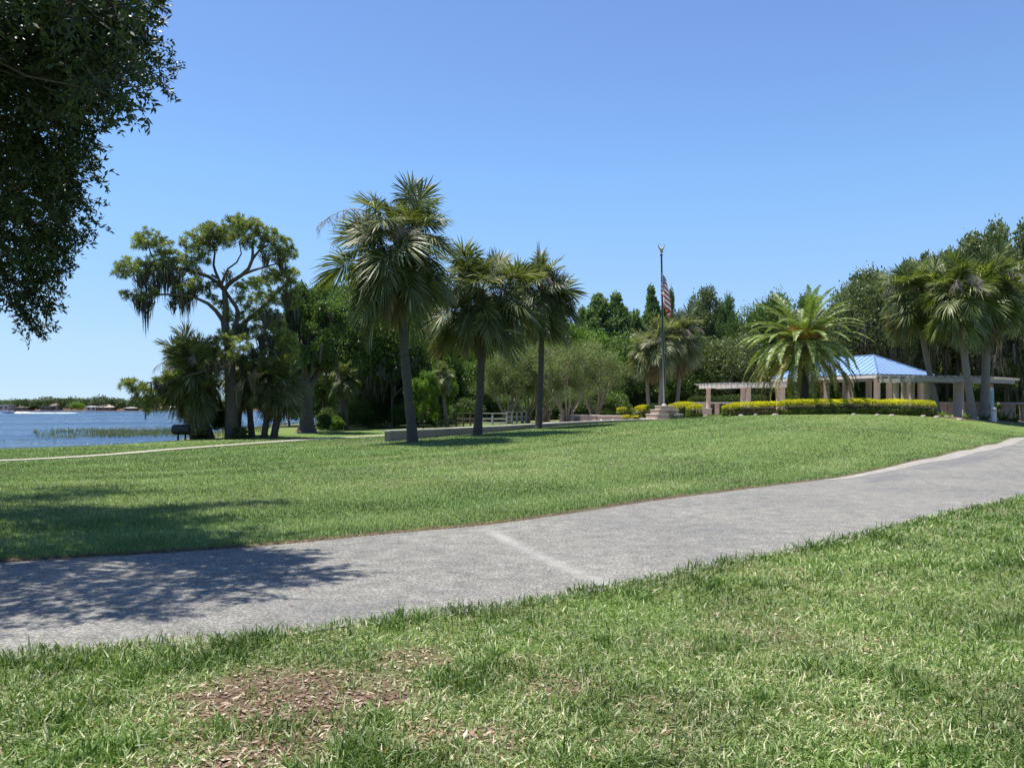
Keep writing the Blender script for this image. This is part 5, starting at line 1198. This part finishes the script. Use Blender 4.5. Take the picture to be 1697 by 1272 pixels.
# pedestal blocks at the base of the left pergola column and yellow step
t = thing('column_plinth', G(1163, 54.5), 'pale square block at the foot of the left pergola, beside the yellow step', 'plinth'); mb = MB(); mb.box((0,0,.22), (1.0,1.0,.52), .1, bev=.02); mb.build('block', M['pinkcol'], t); mb = MB(); mb.box((0,0,.512), (1.08,1.08,.06), .1, bev=.01); mb.build('cap', M['cap'], t)
g2 = G(1186, 50.6); t = thing('yellow_step', g2, 'step with a yellow painted edge between the two hedges', 'step'); mb = MB(); mb.box((0,.25,.02), (1.15,.7,.18), .02); mb.build('tread', M['concrete'], t); mb = MB(); mb.box((0,-.14,.02), (1.17,.08,.20), .02); mb.build('painted_edge', M['yellowkerb'], t)
# balustrade walls
def balustrade(pts, zt, label, np_=6, pw=.35, group=None, cm='cap', pm='pinkcol'):
    P = np.array(hp(*pts)); g = np.array([P[0, 0], P[0, 1], 0]); t = thing('balustrade', g, label, 'balustrade', group)
    mb = MB(); wall_run(mb, P-g[:2], zt-.14, zt, .5); mb.build('cap', M[cm], t)
    D = dens(P, .1)
    for k in range(np_):
        c = D[int((k+.5)*(len(D)-1)/np_)]; z0 = tz(*c)-.1; mb = MB(); mb.box((c[0]-g[0], c[1]-g[1], (z0+zt-.142)/2), (pw, .3, zt-.142-z0)); mb.build('pillar', M[pm], t)
balustrade(((1118,72),(1180,71),(1240,70)), 2.02, 'long pale-capped open wall on pillars behind the left pergola column')
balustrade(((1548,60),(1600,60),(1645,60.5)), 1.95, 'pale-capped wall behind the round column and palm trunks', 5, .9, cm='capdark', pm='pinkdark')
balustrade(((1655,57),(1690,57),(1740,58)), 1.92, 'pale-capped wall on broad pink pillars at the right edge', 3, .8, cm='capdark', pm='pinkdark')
# bench
g2 = G(1222, 62); t = thing('bench', g2, 'pale concrete bench seen over the low rounded hedge clump', 'bench'); mb = MB(); mb.box((0,0,.72), (1.5,.45,.1), .1, bev=.02); mb.build('seat', M['cap'], t)
for s in (-.5, .5): mb = MB(); mb.box((s, s*.1, .33), (.28,.36,.68), .1); mb.build('leg', M['pinkcol'], t)
# bollard and blue post
g2 = G(1647, 51); t = thing('bollard', g2, 'round-topped concrete bollard where the lawn meets the path at the right', 'bollard')
mb = MB(); mb.tube([(0,0,-.1),(0,0,.70),(0,0,.702)], [.165,.155,.155], 16); mb.build('post', M['bollard'], t)
mb = MB(); mb.tube([(0,0,.71),(0,0,.76)], [.12,.12], 14); mb.build('neck', M['grille'], t)
mb = MB(); mb.tube([(0,0,.76),(0,0,.88),(0,0,.94),(0,0,.965)], [.165,.155,.10,.02], 16); mb.build('head', M['bollard'], t)
g3 = G(1644, 52.6); t = thing('signpost', g3, 'slim pale blue post standing behind the bollard', 'post'); mb = MB(); mb.tube([(0,0,-.1),(0,0,1.1),(0,0,2.0),(0,0,2.15),(0,0,2.2)], [.11,.11,.11,.09,.03], 12); mb.build('post', M['bluepost'], t)

# ------------------------------------------------------------------ pavilion
NC = np.array([tX(1455,62), 62.0]); ud = np.array([-.42,.907]); wd_ = np.array([.907,.42]); Lr, Wr = 11.5, 6.2; ze = 4.10; zr = 5.75
g2 = np.array([NC[0], NC[1], 0]); t = thing('pavilion', g2, 'open pavilion with a light blue metal hip roof on round columns', 'pavilion')
def q(u, w, z): p = ud*u+wd_*w; return (p[0], p[1], z)
ro = MB(); h = Wr/2; r1 = (h, h, zr); r2 = (Lr-h, h, zr)
c0, c1, c2, c3 = q(0,0,ze), q(0,Wr,ze), q(Lr,Wr,ze), q(Lr,0,ze); a1 = q(*r1); a2 = q(*r2)
dz = np.array([0,0,-.06])
for f in ((c0, c1, a1), (c2, c3, a2)): ro.add(np.array(f), np.array([(0,1,2)]), 0, .5)
for f in ((c3, c0, a1, a2), (c1, c2, a2, a1)): ro.add(np.array(f), np.array([(0,1,2,3)]), 0, .5)
for f in ((c0, c3, c2, c1),): ro.add(np.array(f)+dz, np.array([(0,1,2,3)]), 0, .5)
rf = ro.build('roof', M['roof'], t)
sm = MB()
def seam(p, r): 
    p = np.array(p); r = np.array(r); sm.tube([p+[0,0,.02], r+[0,0,.02]], [.028, .028], 4)
for k in range(1, 21):
    u = Lr*k/21; m_ = min(1, min(u, Lr-u)/h)
    for w0 in (0, Wr): w1 = w0+(h*m_ if w0 == 0 else -h*m_); seam(q(u, w0, ze), q(u, w1, ze+(zr-ze)*m_))
for k in range(1, 12):
    w_ = Wr*k/12; m_ = min(1, min(w_, Wr-w_)/h)
    for u0 in (0, Lr): u1 = u0+(h*m_ if u0 == 0 else -h*m_); seam(q(u0, w_, ze), q(u1, w_, ze+(zr-ze)*m_))
for a_, b_ in ((c0, a1), (c1, a1), (c2, a2), (c3, a2), (a1, a2)): sm.tube([np.array(a_)+[0,0,.02], np.array(b_)+[0,0,.02]], [.06,.06], 6)
sm.build('seams', M['seam'], rf)
fs = MB()
for a_, b_ in ((c0,c1),(c1,c2),(c2,c3),(c3,c0)):
    a_ = np.array(a_); b_ = np.array(b_); d = (b_-a_); L_ = np.linalg.norm(d); fs.box((a_+b_)/2+[0,0,-.19], (L_-.15, .10, .24), math.atan2(d[1], d[0]))
fs.build('fascia', M['whitewood'], t)
for u in np.linspace(.7, Lr-.7, 5):
    for w_ in (.7, Wr-.7):
        x_, y_, _ = q(u, w_, 0); column(t, x_, y_, tz(x_+NC[0], y_+NC[1])-.1, ze-.30, .24)
for w_ in (Wr*.32, Wr*.66): x_, y_, _ = q(.7, w_, 0); column(t, x_, y_, tz(x_+NC[0], y_+NC[1])-.1, ze-.30, .22)

# ------------------------------------------------------------------ barbecue, lake post, boat, far houses
g2 = G(300, 45); t = thing('barbecue_grill', g2, 'black drum barbecue smoker on two posts on the lawn by the lake', 'grill')
cz = 1.6-(711.5-HY)/F*45-g2[2]
mb = MB(); mb.tube([(-.50,0,cz),(-.47,0,cz),(-.40,0,cz),(.40,0,cz),(.47,0,cz),(.50,0,cz)], [.10,.20,.275,.275,.20,.10], 20); mb.build('drum', M['black'], t)
for s in (-.16, .24): mb = MB(); mb.tube([(s,0,-.1),(s,0,cz-.25)], .055, 10); mb.build('leg', M['black'], t)
mb = MB(); mb.tube([(-.25,-.29,cz+.12),(-.25,-.34,cz+.12),(.25,-.34,cz+.12),(.25,-.29,cz+.12)], .012, 6); mb.build('handle', M['grille'], t)
mb = MB(); mb.box((0,-.28,cz-.08), (.8,.03,.03)); mb.build('lid_rim', M['black'], t)
Yp = 150; o = MB(); o.tube([(0,0,-1.5),(0,0,1.4)], [.16,.14], 8)
o = o.build('channel_post', M['darkwood']); Yp = 2.5*F/(694-HY); o.location = (tX(241, Yp), Yp, WATER); o.scale = (1, 1, .85); settags(o, 'lone dark wooden post standing in the lake left of the palms', 'post')
Yp = 150; o = MB(); o.tube([(0,0,-1.5),(0,0,1.6)], [.14,.12], 8); o = o.build('channel_post', M['darkwood']); o.location = (tX(526, Yp), Yp, WATER); settags(o, 'dark wooden post in the lake right of the shore oak trunk', 'post')
# speedboat with wake
Yb = 2.5*F/(684.5-HY)*1.0; bx = tX(14, Yb); t = thing('speedboat', (bx, Yb, WATER), 'small white speedboat running left near the far shore', 'boat')
V = []; 
for x_, w_, z0, z1 in ((-2.6,.06,.5,.95),(-1.6,.75,.1,.9),(0,1.0,0,.85),(2.4,.95,0,.8)): V += [(x_,-w_,z1),(x_,-w_*.6,z0),(x_,w_*.6,z0),(x_,w_,z1)]
Fq = [(4*i+j, 4*i+j+1, 4*i+5+j, 4*i+4+j) for i in range(3) for j in range(3)]+[(4*i+3, 4*i, 4*i+4, 4*i+7) for i in range(3)]+[(12,13,14,15),(3,2,1,0)]
MB().add(np.array(V), np.array(Fq), 0, .5).build('hull', M['white'], t)
mb = MB(); mb.box((.2,0,1.05), (.08,1.2,.45), .0); mb.build('windscreen', M['grille'], t); mb = MB(); mb.box((2.6,0,.7), (.4,.4,.8), bev=.05); mb.build('outboard_motor', M['black'], t)
M['foam'] = solid('foam', (.85,.88,.90), (.75,.80,.85), .5, .7)
mb = MB(); n = 60; xs_ = np.linspace(0, 1, n); 
V = np.stack([np.c_[xs_*24, -.6-1.6*xs_+.4*R.normal(size=n), np.full(n, .03)], np.c_[xs_*24, np.zeros(n), .35*np.exp(-xs_*3)+.12+.06*R.normal(size=n)], np.c_[xs_*24, .6+1.6*xs_+.4*R.normal(size=n), np.full(n, .03)]], 1).reshape(-1, 3)
mb.add(V, np.array([(3*i+j, 3*i+3+j, 3*i+4+j, 3*i+1+j) for i in range(n-1) for j in range(2)]), 0, .5, True)
o = mb.build('wake_foam', M['foam']); o.location = (bx+2.9, Yb, WATER); settags(o, 'white foam wake trailing behind the speedboat', 'wake', kind='stuff')
M['rtan'] = solid('tan_roof', (.36,.30,.26), (.30,.25,.21), .3, .9); M['rgrey'] = solid('grey_roof', (.42,.42,.42), (.34,.34,.34), .3, .9); M['rbrown'] = solid('brown_roof', (.16,.115,.095), (.12,.09,.075), .3, .9); M['hw'] = solid('house_wall', (.55,.50,.45), (.48,.43,.38), .3, .9); M['hwd'] = solid('dark_house_wall', (.15,.11,.09), (.2,.15,.12), .3, .9); M['win'] = solid('dark_window', (.03,.035,.04), (.05,.055,.06), 1, .2)
def house(px, w, hw, hr, roof, wall, label, Y=487, flat=False):
    x = tX(px, Y); W_ = w/F*Y; z0 = WATER+.35; g = (x, Y, z0); t = thing('far_house', g, label, 'house'); D = 8
    mb = MB(); mb.box((0,D/2,hw/2), (W_,D,hw)); mb.build('wall', M[wall], t)
    mb = MB(); e = .6
    if flat: mb.box((0,D/2,hw+.15), (W_+1.2,D+1.2,.3))
    else:
        a = W_/2+e; b = -e; c = D+e; m_ = min(W_/2, D/2)*.95
        V = np.array([(-a,b,hw),(a,b,hw),(a,c,hw),(-a,c,hw),(-a+m_,D/2,hw+hr),(a-m_,D/2,hw+hr)]); mb.add(V, np.array([(0,1,5,4),(2,3,4,5)]), 0, .5); mb.add(V, np.array([(1,2,5),(3,0,4)]), 0, .5); mb.add(V+[0,0,-.02], np.array([(3,2,1,0)]), 0, .5)
    mb.build('roof', M[roof], t)
    n = max(2, int(W_/3))
    for k in range(n): mb = MB(); mb.box((-W_/2+W_*(k+.5)/n, -.02, hw*.5), (1.3,.08,1.3)); mb.build('window', M['win'], t)
house(6, 16, 3.2, 1.4, 'white', 'hw', 'white house at the left edge of the far shore', flat=True)
house(75, 17, 2.1, .6, 'rtan', 'hwd', 'long low house with a pale flat roof on the far shore', flat=True)
house(36, 18, 1.8, .8, 'rbrown', 'hwd', 'dark brown boathouse between the white house and the low pale roof')
house(151, 16, 2.2, .8, 'rgrey', 'hw', 'grey-roofed house left of the tan-roofed one')
house(172, 23, 1.9, 2.0, 'rtan', 'hwd', 'house with a tan hip roof on the far shore')
house(213, 14, 1.5, .5, 'rgrey', 'hwd', 'small low boathouse right of the tan-roofed house')
house(262, 15, 1.5, .8, 'rtan', 'hw', 'low tan-roofed house right of the lone post')
house(283, 18, 1.9, 1.0, 'rgrey', 'hw', 'pale house partly behind the palm crown')
house(88, 9, 2.9, 2.0, 'rbrown', 'hw', 'reddish gabled house among the far trees', Y=491)
